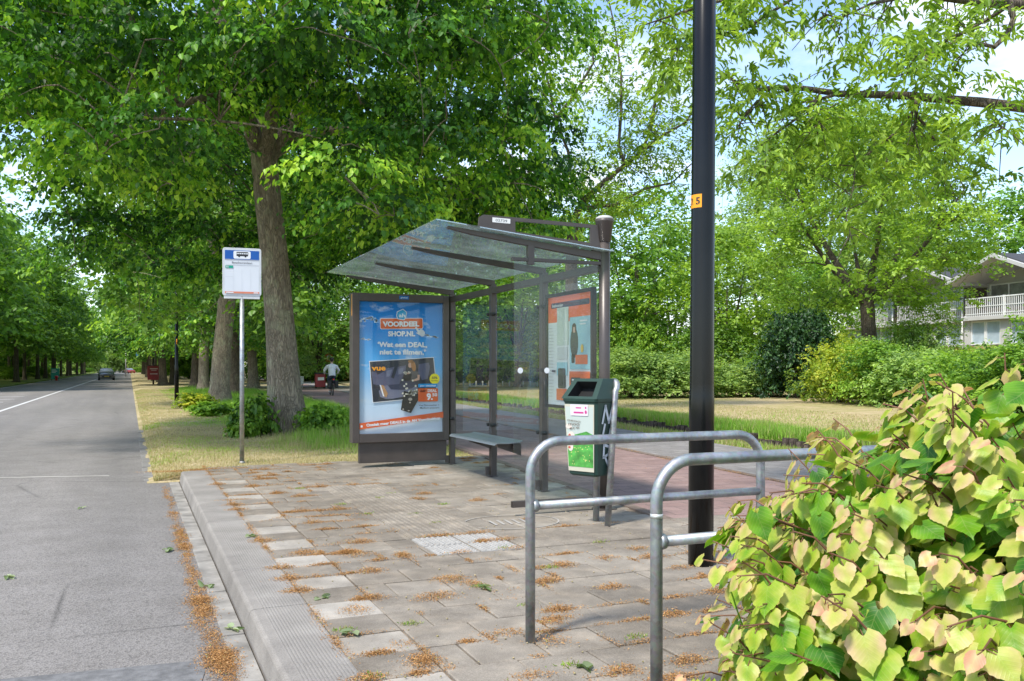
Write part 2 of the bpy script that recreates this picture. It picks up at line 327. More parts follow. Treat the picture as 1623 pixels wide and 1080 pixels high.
# ================================================================ THE SETTING
def struct(name, b, m, **k): return tag(b.build(name, m, **k), kind='structure')
def m_asphalt():
    t = NT('asphalt'); p = t.pr(None, .85, 0, .3); v = t.co()
    big = t.noise(.35, t.co((1.6, .25, 1)), 4); mid = t.noise(3, v, 4); vo = t.n('ShaderNodeTexVoronoi'); vo.inputs['Scale'].default_value = 95; t.l(v, vo.inputs['Vector'])
    c = t.ramp(big, [(.3, (.195, .177, .160)), (.7, (.265, .243, .219))]); c = t.mix(.35, c, t.ramp(mid, [(.3, (.13, .125, .12)), (.7, (.25, .24, .235))]))
    st = t.ramp(vo.outputs['Color'], [(.15, (.45,)*3), (.55, (1,)*3), (.9, (1.0,)*3), (1, (1.0,)*3)])
    c = t.mix(.75, c, t.mix(1, c, st, 'MULTIPLY')); sp = t.ramp(t.noise(160, v, 2), [(.62, (0, 0, 0)), (.72, (1, 1, 1))]); c = t.mix(t.mix(1, sp, (.45, .45, .45), 'MULTIPLY'), c, (.42, .40, .38))
    vc = t.n('ShaderNodeTexVoronoi', feature='DISTANCE_TO_EDGE'); vc.inputs['Scale'].default_value = .42; t.l(t.mix(.25, v, t.n('ShaderNodeTexNoise').outputs['Color']), vc.inputs['Vector'])
    ck = t.ramp(vc.outputs[0], [(0, (.55,)*3), (.006, (1,)*3)]); gate = t.ramp(t.noise(.3, v, 2), [(.5, (0,)*3), (.6, (1,)*3)]); c = t.mix(gate, c, t.mix(1, c, ck, 'MULTIPLY'))
    wx = t.noise(1.0, t.co((.9, .03, 1)), 2); c = t.mix(1, c, t.ramp(wx, [(.3, (.86,)*3), (.7, (1.14, 1.13, 1.12))]), 'MULTIPLY')
    t.l(c, p.inputs['Base Color']); t.l(t.bump(vo.outputs['Distance'], .5, .006), p.inputs['Normal']); return t.m
def m_ground(name, stops, sc1=.6, sc2=9):
    t = NT(name); p = t.pr(None, .95, 0, .1); v = t.co(); f = t.mix(.45, t.noise(sc1, v, 5, .6), t.noise(sc2, v, 5, .7)); t.l(t.ramp(f, stops), p.inputs['Base Color']); t.l(t.bump(t.noise(40, v, 5), .8, .02), p.inputs['Normal']); return t.m
M['asphalt'] = m_asphalt()
M['soil'] = m_ground('rough_verge', [(.32, (.14, .14, .05)), (.43, (.28, .24, .11)), (.55, (.42, .34, .20)), (.68, (.52, .43, .28))])
M['lawn'] = m_ground('dry_lawn', [(.34, (.16, .21, .06)), (.46, (.34, .29, .13)), (.55, (.44, .345, .20)), (.68, (.52, .41, .27))], .22, 3)
M['greenlawn'] = m_ground('green_lawn', [(.35, (.07, .13, .02)), (.5, (.16, .21, .05)), (.65, (.32, .28, .13))], .3, 3)
M['sand'] = m_ground('sandy_joint', [(.35, (.10, .075, .05)), (.5, (.24, .19, .14)), (.65, (.36, .31, .25))], 1.3, 25)
M['line'] = simple('worn_white_road_paint', (.56, .55, .53), .7, 0, .3, .15, 14)
M['conc'] = simple('pale_concrete', (.36, .34, .31), .85, 0, .2, .16, 4, .4, 120)
M['concdark'] = simple('dark_concrete', (.2, .19, .175), .85, 0, .2, .2, 5, .4, 120)
M['water'] = simple('dark_ditch_water', (.02, .03, .015), .06, 0, .5)
M['wood'] = simple('weathered_timber', (.07, .055, .045), .9, 0, .2, .5, 14, .5)
# ground sheet reaching the horizon, with the ditch
prof = [(-700, -.2), (8.8, -.2), (8.86, -.62), (10.05, -.62), (10.05, -.1), (12, .02), (20, .12), (60, .35), (900, 1.2)]
g = MB(); vs = []; SS = [-120, -12, 0, 30, 80, 200, 1200]
for s_ in SS:
    for L, z in prof: vs.append((*PF(L, s_), z))
n = len(prof); fs = [(i*n+j, i*n+j+1, (i+1)*n+j+1, (i+1)*n+j) for i in range(len(SS)-1) for j in range(n-1)]
g.add(vs, fs); struct('ground', g, M['lawn'])
g = MB(); g.add([(*PF(8.83, -60), -.38), (*PF(10.06, -60), -.38), (*PF(10.06, 600), -.38), (*PF(8.83, 600), -.38)], [(0, 1, 2, 3)]); struct('ditch_water', g, M['water'])
g = MB(); g.prism([(.66, -14), PF(8.8, -14), PF(8.8, 560), (.66, 560), (.66, 12.28), (.66, 12.2)], -.35, -.03); g.add([(.2, 11.99, -.128), (.72, 11.99, -.127), (.72, 12.35, -.035), (.2, 12.35, -.128), (.72, 560, -.03), (.2, 560, -.128)], [(0, 1, 2, 3), (3, 2, 4, 5)]); struct('verge', g, M['soil'])
g = MB(); g.prism([(-400, -30), (-8.7, -30), (-8.7, 560), (-400, 560)], -.35, -.02); struct('verge_across_the_road', g, M['greenlawn'])
g = MB(); g.add([(-8.7, -30, -.13), (.5, -30, -.13), (.5, 12.28, -.13), (.22, 12.29, -.13), (.22, 560, -.13), (-8.7, 560, -.13)], [(0, 1, 2, 3, 4, 5)]); struct('road', g, M['asphalt'])
g = MB()
g.box(-4.03, 26.0, -.127, -3.9, 300, -.125); g.box(-4.03, -20, -.127, -3.9, 25.9, -.125)
for y in (24.5, 27.2, 30, 33, 36.2, 39.5, 43, 47, 51): g.box(-8.3, y, -.127, -4.9, y+.22, -.125)
g.box(-8.5, 20, -.127, -8.4, 200, -.125)
tag(g.build('road_marking', M['line']), kind='structure')
g = MB(); g.add([(-3.85, 13.9, -.1265), (-.25, 13.0, -.1265), (-.25, 13.09, -.1265), (-3.85, 14.04, -.1265)], [(0, 1, 2, 3)]); struct('road_joint', g, M['conc'])
g = MB(); g.add([(-3.8, 4.75, -.1262), (.30, 4.30, -.1262), (.36, 4.62, -.1262), (-3.8, 5.0, -.1262)], [(0, 1, 2, 3)]); struct('road_patch', g, simple('bluish_tar_repair', (.15, .147, .145), .85, 0, .3, .3, 20, .5, 150))
g = MB(); y = -2
while y < 11.6: g.box(.455, y, -.17, .568, y+.985, -.1235+random.uniform(-.002, .002)); y += 1.0
struct('gutter', g, simple('dirty_gutter_concrete', (.25, .235, .21), .9, 0, .2, .35, 6, .5, 90), bevel=.004)
# worn edge tiles beyond the platform
g = MB()
for i in range(30):
    y = 12.2+i*.34; g.box(.17+random.uniform(-.01, .01), y, -.2, .33+random.uniform(-.03, .03), y+.32, -.118+random.uniform(-.006, .006))
struct('edge_tiles', g, M['concdark'], bevel=.006)
# kerb: long pieces with a sloping face and a textured top
def m_kerb():
    t = NT('textured_kerb_concrete'); p = t.pr(None, .8, 0, .25); v = t.co(); n1 = t.noise(2.5, v, 5); n2 = t.noise(150, v, 2)
    c = t.mix(.3, t.ramp(n1, [(.3, (.155, .135, .112)), (.55, (.25, .223, .19)), (.7, (.32, .29, .25))]), t.ramp(n2, [(.35, (.15,)*3), (.65, (.4, .38, .36))]))
    geo = t.n('ShaderNodeNewGeometry'); sp = t.n('ShaderNodeSeparateXYZ'); t.l(geo.outputs['Position'], sp.inputs[0])
    ck = t.n('ShaderNodeTexVoronoi'); ck.inputs['Scale'].default_value = 62; ck.inputs['Randomness'].default_value = .05; t.l(t.co((1, 1, .01)), ck.inputs['Vector'])
    msk = t.n('ShaderNodeMath', operation='GREATER_THAN'); msk.inputs[1].default_value = .66; t.l(sp.outputs[0], msk.inputs[0])
    h = t.ramp(ck.outputs['Distance'], [(.25, (1, 1, 1)), (.5, (0, 0, 0))]); hm = t.mix(1, h, msk.outputs[0], 'MULTIPLY')
    c = t.mix(t.mix(1, hm, (.15, .15, .15), 'MULTIPLY'), c, (.36, .34, .315)); t.l(c, p.inputs['Base Color'])
    t.l(t.bump(t.mix(.7, n2, hm), .7, .004), p.inputs['Normal']); return t.m
g = MB(); y = -2.0
while y < 11.5:
    y1 = y+.992; xs = [(.575, -.2), (.578, -.115), (.594, -.02), (.602, -.006), (.615, 0), (.655, .001), (.665, .002), (.9, .002), (.9, -.2)]
    n = len(xs); e = random.uniform(-.002, .002)
    vs = [(x, yy, z+e) for yy in (y, y1) for x, z in xs]
    g.add(vs, [tuple(range(n)), tuple(range(2*n-1, n-1, -1))]); b = len(g.v)-2*n
    for i in range(n-1): g.f.append((b+i, b+n+i, b+n+i+1, b+i+1)); g.sm.append(False)
    y += 1.0
struct('kerb', g, m_kerb(), bevel=.004)
# concrete paving stones, every stone a little different
def m_tiles():
    t = NT('concrete_paving'); at = t.n('ShaderNodeAttribute', attribute_name='tint'); p = t.pr(None, .85, 0, .25); v = t.co()
    n1 = t.noise(5, v, 6, .65); n2 = t.noise(170, v, 2)
    c = t.ramp(at.outputs['Fac'], [(0, (.115, .10, .084)), (.5, (.22, .194, .163)), (.8, (.29, .260, .222)), (1, (.46, .44, .41))])
    c = t.mix(.5, c, t.ramp(n1, [(.3, (.12, .10, .08)), (.5, (.24, .212, .175)), (.72, (.46, .39, .31))])); c = t.mix(.22, c, t.ramp(n2, [(.35, (.08,)*3), (.65, (.45, .43, .4))]))
    st = t.ramp(t.noise(.9, v, 5, .7), [(.42, (.80, .76, .70)), (.6, (1.08, 1.05, 1.0))]); c = t.mix(1, c, st, 'MULTIPLY'); sp_ = t.ramp(t.noise(38, v, 3, .8), [(.66, (0,)*3), (.72, (1,)*3)]); c = t.mix(t.mix(1, sp_, (.5,)*3, 'MULTIPLY'), c, (.09, .07, .05))
    t.l(c, p.inputs['Base Color']); t.l(t.bump(t.mix(.3, n1, n2), .5, .006), p.inputs['Normal']); return t.m
M['tile'] = m_tiles()
def tile_box(g, x0, y0, x1, y1, zt, tl, tints, b=.006, tx=0, ty=0):
    cs = ((x0, y0), (x1, y0), (x1, y1), (x0, y1)); ci = ((x0+b, y0+b), (x1-b, y0+b), (x1-b, y1-b), (x0+b, y1-b)); cx, cy = (x0+x1)/2, (y0+y1)/2
    f = lambda x, y: tx*(x-cx)+ty*(y-cy)
    vs = [(x, y, zt-.03) for x, y in cs]+[(x, y, zt-.005+f(x, y)) for x, y in cs]+[(x, y, zt+f(x, y)) for x, y in ci]
    g.add(vs, [(8, 9, 10, 11)]+[(a+i, a+(i+1) % 4, a+4+(i+1) % 4, a+4+i) for a in (0, 4) for i in range(4)]); tints += [tl]*9
TX, TY = .345, .325
JOINTS = []
g = MB(); tints = []
g2 = MB(); g2.add([(.7, -3, -.014), (9, -3, -.014), (9, 12.27, -.014), (.7, 12.27, -.014)], [(0, 1, 2, 3)]); struct('sand_bed', g2, M['sand'])
ny = 0; y = -1.2
while y < 12.2:
    x = .906; first = True
    off = (ny % 2)*TX*.5
    while True:
        w_ = TX if first else TX+.0; x1 = x+w_-.008
        if not first and x == .906+TX and ny % 2: x1 = x+TX*.5-.008
        Lc = x*PNV[0]+y*-PDV[0]
        if Lc > 3.42: break
        tac = (2.0 < (x+x1)/2 < 2.65 and 5.88 < y+.16 < 9.75) or (2.65 <= (x+x1)/2 and 5.88 < y+.16 < 6.55)
        e = random.uniform(-.006, .003)
        tl = (1.0 if ny % 2 == 0 else .25) if first and y < 10.8 else min(.9, max(0, random.gauss(.42, .2)))
        if not first and y > 5.8 and x > 2.65: tl += .22
        if True:
            tile_box(g, x+random.uniform(-.003, .003), y+random.uniform(-.003, .003), x1, y+TY-.009, e, tl, tints, .006, random.uniform(-.006, .006), random.uniform(-.006, .006))
            if not tac: JOINTS.append((x, y, x1, y+TY, first))
        x = x1+.008; first = False
    y += TY; ny += 1
me = g.mesh('paving'); a = me.attributes.new('tint', 'FLOAT', 'FACE'); a.data.foreach_set('value', tints); tag(link('paving', me, M['tile']), kind='structure')
# tactile guide tiles: ribbed bands and a studded crossing point
g = MB(); tints = []
def ribbed(x0, y0, x1, y1, along):
    tile_box(g, x0, y0, x1, y1, .0065, random.gauss(.4, .1), tints)
    k = 6
    for i in range(k):
        if along: a0 = x0+.018+(x1-x0-.03)*i/k; q = (a0, y0+.008, a0+.026, y1-.008)
        else: a0 = y0+.018+(y1-y0-.03)*i/k; q = (x0+.008, a0, x1-.008, a0+.026)
        tile_box(g, *q, .0115, random.gauss(.5, .08), tints, .006)
y = 6.57
while y < 9.7:
    for x in (1.97, 2.295): ribbed(x, y, x+.318, y+.318, True)
    y += .325
x = 2.63
while x < 4.7:
    for y in (5.91, 6.24): ribbed(x, y, x+.318, y+.318, False)
    x += .325
me = g.mesh('ribbed_tiles'); a = me.attributes.new('tint', 'FLOAT', 'FACE'); a.data.foreach_set('value', tints); tag(link('ribbed_guide_tiles', me, M['tile']), kind='structure')
g = MB()
for x in (1.97, 2.295):
    for y in (5.91, 6.24):
        g.box(x+random.uniform(-.004, .004), y, -.03, x+.305, y+.305, .006)
        for i in range(7):
            for j in range(7):
                cx, cy = x+.03+i*.0425, y+.03+j*.0425; g.lathe([(.014, .005), (.012, .011), (.006, .013)], 6, (cx, cy))
g.box(4.03, 5.6, -.03, 4.34, 5.88, .0045); g.box(4.36, 5.6, -.03, 4.6, 5.88, .0035)
tag(g.build('studded_white_tiles', simple('white_concrete', (.35, .335, .31), .8, 0, .2, .15, 12, .3)), kind='structure')
g = MB(); n = 48; ring = []
for i in range(n):
    a0 = 2*math.pi*i/n; a1 = 2*math.pi*(i+1)/n
    P4 = [(2.97+.42*q*math.cos(a), 6.97+.34*q*math.sin(a), .0045) for q, a in ((1, a0), (1, a1), (.965, a1), (.965, a0))]; g.add(P4, [(0, 1, 2, 3)])
for i in range(6): x = 2.78+i*.07; g.add([(x, 6.86, .0045), (x+.02, 6.86, .0045), (x+.04, 7.08, .0045), (x+.02, 7.08, .0045)], [(0, 1, 2, 3)])
tag(g.build('faded_oval_marking', M['conc']), kind='structure')
# cycle path, kerb edging, footpath beyond (built in the path's own frame)
def m_brick(name, c1, c2, mort, bw, bh, bumpd=.004):
    t = NT(name); p = t.pr(None, .85, 0, .25); v = t.co(); b = t.n('ShaderNodeTexBrick'); b.inputs['Scale'].default_value = 1; b.inputs['Brick Width'].default_value = bw; b.inputs['Row Height'].default_value = bh
    b.inputs['Mortar Size'].default_value = .006; b.inputs['Mortar Smooth'].default_value = .3; b.inputs['Color1'].default_value = (*c1, 1); b.inputs['Color2'].default_value = (*c2, 1); b.inputs['Mortar'].default_value = (*mort, 1); b.inputs['Bias'].default_value = 0
    t.l(v, b.inputs['Vector']); c = t.mix(.4, b.outputs[0], t.mix(1, b.outputs[0], t.ramp(t.noise(4, v, 6, .7), [(.3, (.5,)*3), (.7, (1.5, 1.45, 1.4))]), 'MULTIPLY'))
    c = t.mix(.3, c, t.mix(1, c, t.ramp(t.noise(90, v, 2), [(.3, (.4,)*3), (.7, (1.6,)*3)]), 'MULTIPLY'))
    t.l(c, p.inputs['Base Color']); t.l(t.bump(b.outputs['Fac'], -.6, bumpd), p.inputs['Normal']); return t.m
def pstrip(name, L0, L1, z, m, s0=-12, s1=240):
    g = MB(); g.add([(L0, s0, z), (L1, s0, z), (L1, s1, z), (L0, s1, z)], [(0, 1, 2, 3)]); o = struct(name, g, m); o.rotation_euler = (0, 0, -PA); return o
pstrip('cycle_path', 3.67, 6.0, .0, m_brick('red_brick_paving', (.225, .150, .135), (.28, .195, .178), (.13, .10, .085), .40, .21))
pstrip('footpath', 6.1, 8.1, -.008, m_brick('grey_paving', (.20, .185, .175), (.25, .235, .22), (.12, .10, .085), .3, .3))
g = MB(); s_ = -12
while s_ < 120: g.box(6.0, s_, -.1, 6.1, s_+.99, .012); g.box(3.57, s_, -.1, 3.67, s_+.99, .006); s_ += 1.0
o = struct('path_edging', g, simple('brown_edging', (.17, .13, .105), .9, 0, .2, .3, 9)); o.rotation_euler = (0, 0, -PA)
# timber boarding of the ditch bank
e = empty('bank_boarding', (0, 0, 0), 'row of short dark timber stakes along the far edge of the ditch', 'revetment', rz=-PA)
g = MB(); g2 = MB(); s_ = 6.0
while s_ < 70:
    hh = random.uniform(-.10, .02); g.box(9.98+.05*math.sin(s_*.7), s_, -.6, 10.04, s_+.17, hh); 
    r = .045; g2.tube([(9.94, s_+.08, -.6), (9.94+random.uniform(-.01, .01), s_+.08, hh-.01)], r, 6); s_ += .22
g.build('board', M['wood'], e); g2.build('stake', M['wood'], e)
# grass
def blades(name, X, Y, Z, h, wd, tint, lean=.5):
    n = len(X); P = np.stack([X, Y, Z], 1); a = RNG.uniform(0, 2*np.pi, n); q = RNG.uniform(0, lean, n)
    D = np.stack([np.cos(a)*q, np.sin(a)*q, np.ones(n)], 1); N = np.stack([np.cos(a+RNG.normal(size=n)*.6), np.sin(a), RNG.normal(size=n)*.2], 1)
    me = leaf_mesh(name, P, D, N, h, wd, tint, 'blade'); return tag(link(name, me, M['grass']), kind='stuff')
from mathutils import noise as mn
def nz(X, Y, s): return np.array([mn.noise((float(a)*s, float(b)*s, 3.3)) for a, b in zip(X, Y)])
n = 150000; Y = 12.05+(RNG.uniform(0, 1, n)**2.0)*48; X = RNG.uniform(.28, 6.5, n)
L = X*PNV[0]-Y*PDV[0]; ok = (L < 3.55) & ((X < .7) | (Y > 12.24)) & ~((X > 2.2) & (X < 4.4) & (Y < 12.25)); X = X[ok]; Y = Y[ok]; nn = nz(X, Y, .45); n3 = nz(X, Y, 1.7)
tall = np.clip((X-2.0)/1.0, 0, 1)*np.clip((Y-14.2)/2, 0, 1)
h = (.025+.03*RNG.uniform(0, 1, len(X)))*(1+.4*n3)+tall*RNG.uniform(.05, .24, len(X))*(1+nn)
tint = .84-.45*np.clip(nn*1.2, 0, 1)-.38*tall*(n3 > -.35)-.25*np.clip((Y-19)/8, 0, 1)*(X > 1.6)+RNG.normal(size=len(X))*.13-.25*np.clip(n3, 0, 1)
blades('verge_grass', X, Y, np.clip(-.13+(X-.2)*.2, -.13, -.04), h, .008+.004*np.clip(Y/15, 1, 4), tint, .7)
n = 110000; S = 4+(RNG.uniform(0, 1, n)**1.6)*62; L = 10.02+RNG.beta(1.3, 2.2, n)*1.8+.05*np.sin(S*.7); nn = nz(L*2, S, .8); X = L*PNV[0]+S*PDV[0]; Y = -L*PDV[0]*1.0+S*PDV[1]
X = L*PNV[0]+S*PDV[0]; Y = L*PNV[1]+S*PDV[1]
h = RNG.uniform(.08, .30, n)*(1+.6*nn)*np.clip(1.25-(L-10.08)/1.9, .3, 1); blades('bank_grass', X, Y, np.full(n, -.08)+(L-10.05)*.06, h, .014+.008*np.clip(S/20, 1, 4), .30+.2*RNG.normal(size=n)+.3*nn+.3*np.clip((L-11.2), 0, 1), .6)
n = 60000; S = 4+(RNG.uniform(0, 1, n)**1.5)*50; L = RNG.uniform(11.5, 16, n); nn = nz(L, S, .3); X = L*PNV[0]+S*PDV[0]; Y = L*PNV[1]+S*PDV[1]
blades('lawn_grass', X, Y, np.full(n, .0)+.012*(L-12), .05+.04*RNG.uniform(0, 1, n), .02, .72+.3*nn+RNG.normal(size=n)*.14, .9)
n = 26000; S = 3+(RNG.uniform(0, 1, n)**1.5)*50; L = RNG.uniform(8.12, 8.82, n); nn = nz(L, S, .5); X = L*PNV[0]+S*PDV[0]; Y = L*PNV[1]+S*PDV[1]
blades('path_edge_grass', X, Y, np.full(n, -.03), .05+.07*RNG.uniform(0, 1, n), .016, .55+.25*nn+RNG.normal(size=n)*.15, .8)
# fallen blossom and bud scales
def clumps(specs):
    P = []
    for cx, cy, z, sx, sy, k, hh in specs:
        q = RNG.normal(size=(k, 3))*np.array((sx, sy, 0)); q[:, 2] = np.abs(RNG.normal(size=k))*hh*np.exp(-(q[:, 0]/sx)**2*.35-(q[:, 1]/sy)**2*.35); q += (cx, cy, z); P.append(q)
    return np.concatenate(P)
sp = []
for (x0, y0, x1, y1, first) in JOINTS:
    if y0 < 1.5: continue
    d = math.hypot(x0, y0); dens = .5+.5*mn.noise((x0*1.3, y0*1.3, 0)); near = 1.0 if x0 < 2.4 else .75
    if y0 > 6.5 and x0 > 2.6: near = .22
    gt = .5+.9*mn.noise((x0*.9+5, y0*.9, 2)); near *= max(.3, min(1.6, gt*1.9))
    if random.random() < .6*near+.35*max(0, dens-.45): sp.append((random.uniform(x0, x1), y0-.004, .0, random.uniform(.02, .10), .014, int(random.choice((60, 160, 320, 520))), .010))
    if random.random() < .55*near: sp.append((x0-.004, random.uniform(y0, y1), .0, .012, random.uniform(.02, .07), random.choice((40, 90, 150)), .006))
    if random.random() < .22*near: sp.append((random.uniform(x0, x1), random.uniform(y0, y1), .003, random.uniform(.03, .09), random.uniform(.02, .05), random.choice((25, 60, 120)), .006))
    if random.random() < .28*near: sp.append((x0-.004, y0, .0, .05, .032, 620, .018))
    if first and random.random() < .75: sp.append((x0-.005, random.uniform(y0, y1), .0, .02, .12, 170, .008))
for i in range(170):
    y = 2.2+random.random()**1.3*9.5; q = max(.25, 1.4-abs(y-4.0)*.22); k_ = max(.1, .55+mn.noise((0, y*2.3, 1))*1.1); q *= k_; sp.append((.40+random.gauss(0, .02)-.03*(y < 4), y, -.125, .032*q+.012, .06, int(360*q), .018*q))
for i in range(50): sp.append((random.uniform(.3, 2.6), 12.2+random.gauss(0, .05), -.01, .12, .03, 160, .008))
for px, py in ((960, 885), (1080, 900), (1140, 890), (905, 790), (860, 800), (1010, 870)): x, y = GP(px, py); sp.append((x, y, 0, .05, .03, 300, .012))
for i in range(9): sp.append((random.uniform(1.95, 2.65), random.choice((5.9, 6.23, 6.56)), .012, .06, .02, 220, .012))
for i in range(26): sp.append((random.uniform(1.0, 2.6), random.uniform(2.6, 6.5), .004, random.uniform(.03, .07), random.uniform(.02, .05), random.choice((300, 700)), .014))
for i in range(70): x, y = PF(6.0+random.gauss(0, .05), random.uniform(4, 26)); sp.append((x, y, .012, .03, .1, 120, .006))
for i in range(50): x, y = PF(random.uniform(3.7, 6), random.uniform(3, 15)); sp.append((x, y, .002, .04, .04, 18, .003))
P = clumps(sp); n = len(P); D = rvec(RNG, n); D[:, 2] *= .5; N = rvec(RNG, n); N[:, 2] = np.abs(N[:, 2])+.6
tt = RNG.beta(2, 2, n)*.85+np.where(RNG.uniform(size=n) < .03, .5, 0)
me = leaf_mesh('fallen_blossom', P, D, N, RNG.uniform(.006, .016, n), RNG.uniform(.002, .0055, n), tt, 'dia'); tag(link('fallen_blossom', me, M['litter']), kind='stuff')
n = 900; X = RNG.uniform(.95, 4.4, n); Y = RNG.uniform(2.2, 8, n); P = np.stack([X, Y, np.full(n, .004)], 1)
g = MB()
for x, y, z in P[:420]:
    r = random.uniform(.002, .006); g.lathe([(r, z-.002), (r*1.1, z+r*.5), (r*.4, z+r)], 5, (x, y))
tag(g.build('dark_bud_crumbs', M['soil']), kind='stuff')
# weeds in the joints
sp = []
for px, py in ((475, 775), (600, 790), (620, 783), (540, 800), (660, 815), (585, 815), (690, 830), (760, 930), (835, 960), (650, 990), (545, 1000), (585, 1075), (900, 1055), (800, 870), (1010, 1010), (950, 860), (700, 800), (870, 900)):
    x, y = GP(px, py); sp.append((x, y, 0, .03, .02, 60, .0))
P = clumps(sp); n = len(P); D = rvec(RNG, n)*.8; D[:, 2] = np.abs(D[:, 2])+.4
me = leaf_mesh('joint_weeds', P, D, rvec(RNG, n), RNG.uniform(.006, .026, n), .005, RNG.uniform(.2, .8, n), 'leaf'); tag(link('joint_weeds', me, M['grass']), kind='stuff')
# a few loose green leaves lying about
lm = leafmat('fresh_leaf', [(0, (.10, .17, .05)), (1, (.38, .44, .26))], .3)
where = [(400, 850, 'on the paving beside the kerb'), (770, 932, 'on the paving in front of the left hoop'), (553, 1003, 'near the kerb at the bottom edge'), (130, 805, 'on the asphalt'), (508, 948, 'beside the brown litter by the pale stones'), (15, 915, 'on the asphalt at the left edge'), (330, 930, 'on the pale gutter'), (925, 1058, 'at the foot of the front hoop'), (265, 873, 'in the gutter litter'), (370, 998, 'in the thick gutter litter')]
for px, py, wh in where:
    road = px < 380 and py > 760 and not px == 400; x, y = GP(px, py, -.12 if road else .008); n = 5; P = np.array([(x, y, (-.115 if road else .012))]*n)+RNG.normal(size=(n, 3))*(.014, .01, .003)
    D = RNG.normal(size=(n, 3))*(1, 1, .15); N = np.array([(0, 0, 1.)]*n)+RNG.normal(size=(n, 3))*.4
    me = leaf_mesh('fallen_leaf', P, D, N, RNG.uniform(.03, .07, n), RNG.uniform(.02, .045, n), RNG.uniform(.1, .9, n), 'heart'); tag(link('fallen_leaf_sprig', me, lm), 'small sprig of green leaves lying ' + wh, 'leaf', 'green leaf sprigs dropped on the ground')
# ================================================================ FLAT PRINTS AND LETTERING
def text_geo(s, h, wfit=None, bold=0.0, align='l'):
    cu = bpy.data.curves.new('lettering', 'FONT'); cu.body = s; cu.size = 1; cu.offset = bold; cu.resolution_u = 3; cu.fill_mode = 'FRONT' if hasattr(cu, 'fill_mode') else cu.fill_mode
    ob = bpy.data.objects.new('lettering', cu); COL.objects.link(ob); dg = bpy.context.evaluated_depsgraph_get(); me = bpy.data.meshes.new_from_object(ob.evaluated_get(dg))
    vs = [(v.co.x, v.co.y) for v in me.vertices]; fs = [tuple(p.vertices) for p in me.polygons]
    bpy.data.objects.remove(ob); bpy.data.curves.remove(cu); bpy.data.meshes.remove(me)
    x0 = min(v[0] for v in vs); x1 = max(v[0] for v in vs); k = h/.70; kx = (wfit/(x1-x0)) if wfit else k
    off = {'l': x0, 'c': (x0+x1)/2, 'r': x1}[align]
    return [((x-off)*kx, y*k) for x, y in vs], fs
class Flat:
    """a printed surface: O is its lower left corner, U and V its axes, N its facing side"""
    def __init__(s, O, U, V, N, parent, W, H, step=.0011): s.O, s.U, s.V, s.N, s.p, s.W, s.H, s.k, s.step = Vector(O), Vector(U), Vector(V), Vector(N), parent, W, H, 0, step
    def put(s, name, geo, m, label=None):
        s.k += 1; g = MB()
        for vs, fs in geo: g.add([tuple(s.O+s.U*x+s.V*y+s.N*(s.k*s.step)) for x, y in vs], fs)
        if not hasattr(m, 'name'): m = flatcol(m)
        o = g.build(name, m, s.p)
        if label: o['label'] = label
        return o
FC = {}
def flatcol(c):
    if c not in FC:
        t = NT('printed_colour'); t.pr(c, .45, 0, .35); FC[c] = t.m
    return FC[c]
def pg(pts): return (pts, [tuple(range(len(pts)))])
def bar(x, y, w_, h): return pg([(x, y), (x+w_, y), (x+w_, y+h), (x, y+h)])
def el(cx, cy, rx, ry, n=20, a=0): return pg(rot2([(cx+rx*math.cos(2*math.pi*i/n), cy+ry*math.sin(2*math.pi*i/n)) for i in range(n)], a, (cx, cy)))
def tx(s, x, y, h, w=None, bold=0.0, align='l', rot=0):
    v, f = text_geo(s, h, w, bold, align); v = [(a+x, b+y) for a, b in v]; return (rot2(v, rot, (x, y)), f)
# ================================================================ BUS SHELTER
XB = 4.03; PY_ = [7.27, 8.59, 10.03, 11.52]
sh = empty('bus_shelter', (XB, 9.4, 0), 'brown metal bus shelter with a sloping glass roof, lit advert panel and grey bench', 'bus shelter')
def U_(o):  # parts are modelled in world coordinates
    o.matrix_parent_inverse = Matrix.Translation((-XB, -9.4, 0)); return o
def part(b, name, m, bevel=.004, parent=None, label=None):
    o = b.build(name, m, parent or sh, bevel)
    if parent is None: U_(o)
    if label: o['label'] = label
    return o
ROOFZ = lambda x: 2.37+(XB-x)*.105
# corner post with its tapered head
g = MB(); g.tube([(XB, PY_[0], 0), (XB, PY_[0], 2.5)], .052, 24); g.lathe([(.05, 2.46), (.06, 2.47), (.082, 2.645), (.086, 2.65), (.086, 2.672)], 28, (XB, PY_[0])); g.box(XB-.09, PY_[0]-.075, 0, XB+.09, PY_[0]+.075, .012)
p0 = part(g, 'post', M['frame'], 0, label='thick round corner post with a domed grey cap')
g = MB(); g.lathe([(.083, 2.672), (.078, 2.69), (.05, 2.705), (.01, 2.71)], 28, (XB, PY_[0])); g.build('cap', simple('pale_grey_cap', (.45, .44, .42), .5), p0)
for i, y in enumerate(PY_[1:]):
    g = MB(); g.box(XB-.035, y-.04, .0, XB+.035, y+.04, ROOFZ(XB)-.06); g.box(XB+.035, y-.018, .25, XB+.05, y+.018, 2.15)
    g.box(XB-.05, y-.055, .0, XB+.05, y+.055, .01); g.prism(rrect(-.028, -.012, .056, .024, .01), 0, .1, Matrix.Translation((XB-.07, y, .02)))
    po = part(g, 'post', M['frame'])
    for z in (.62, 1.28, 1.95):
        for dy in (-.055, .055): b = MB(); b.tube([(XB-.055, y+dy, z), (XB+.01, y+dy, z)], .02, 10); b.build('clamp', M['rubber'], po)
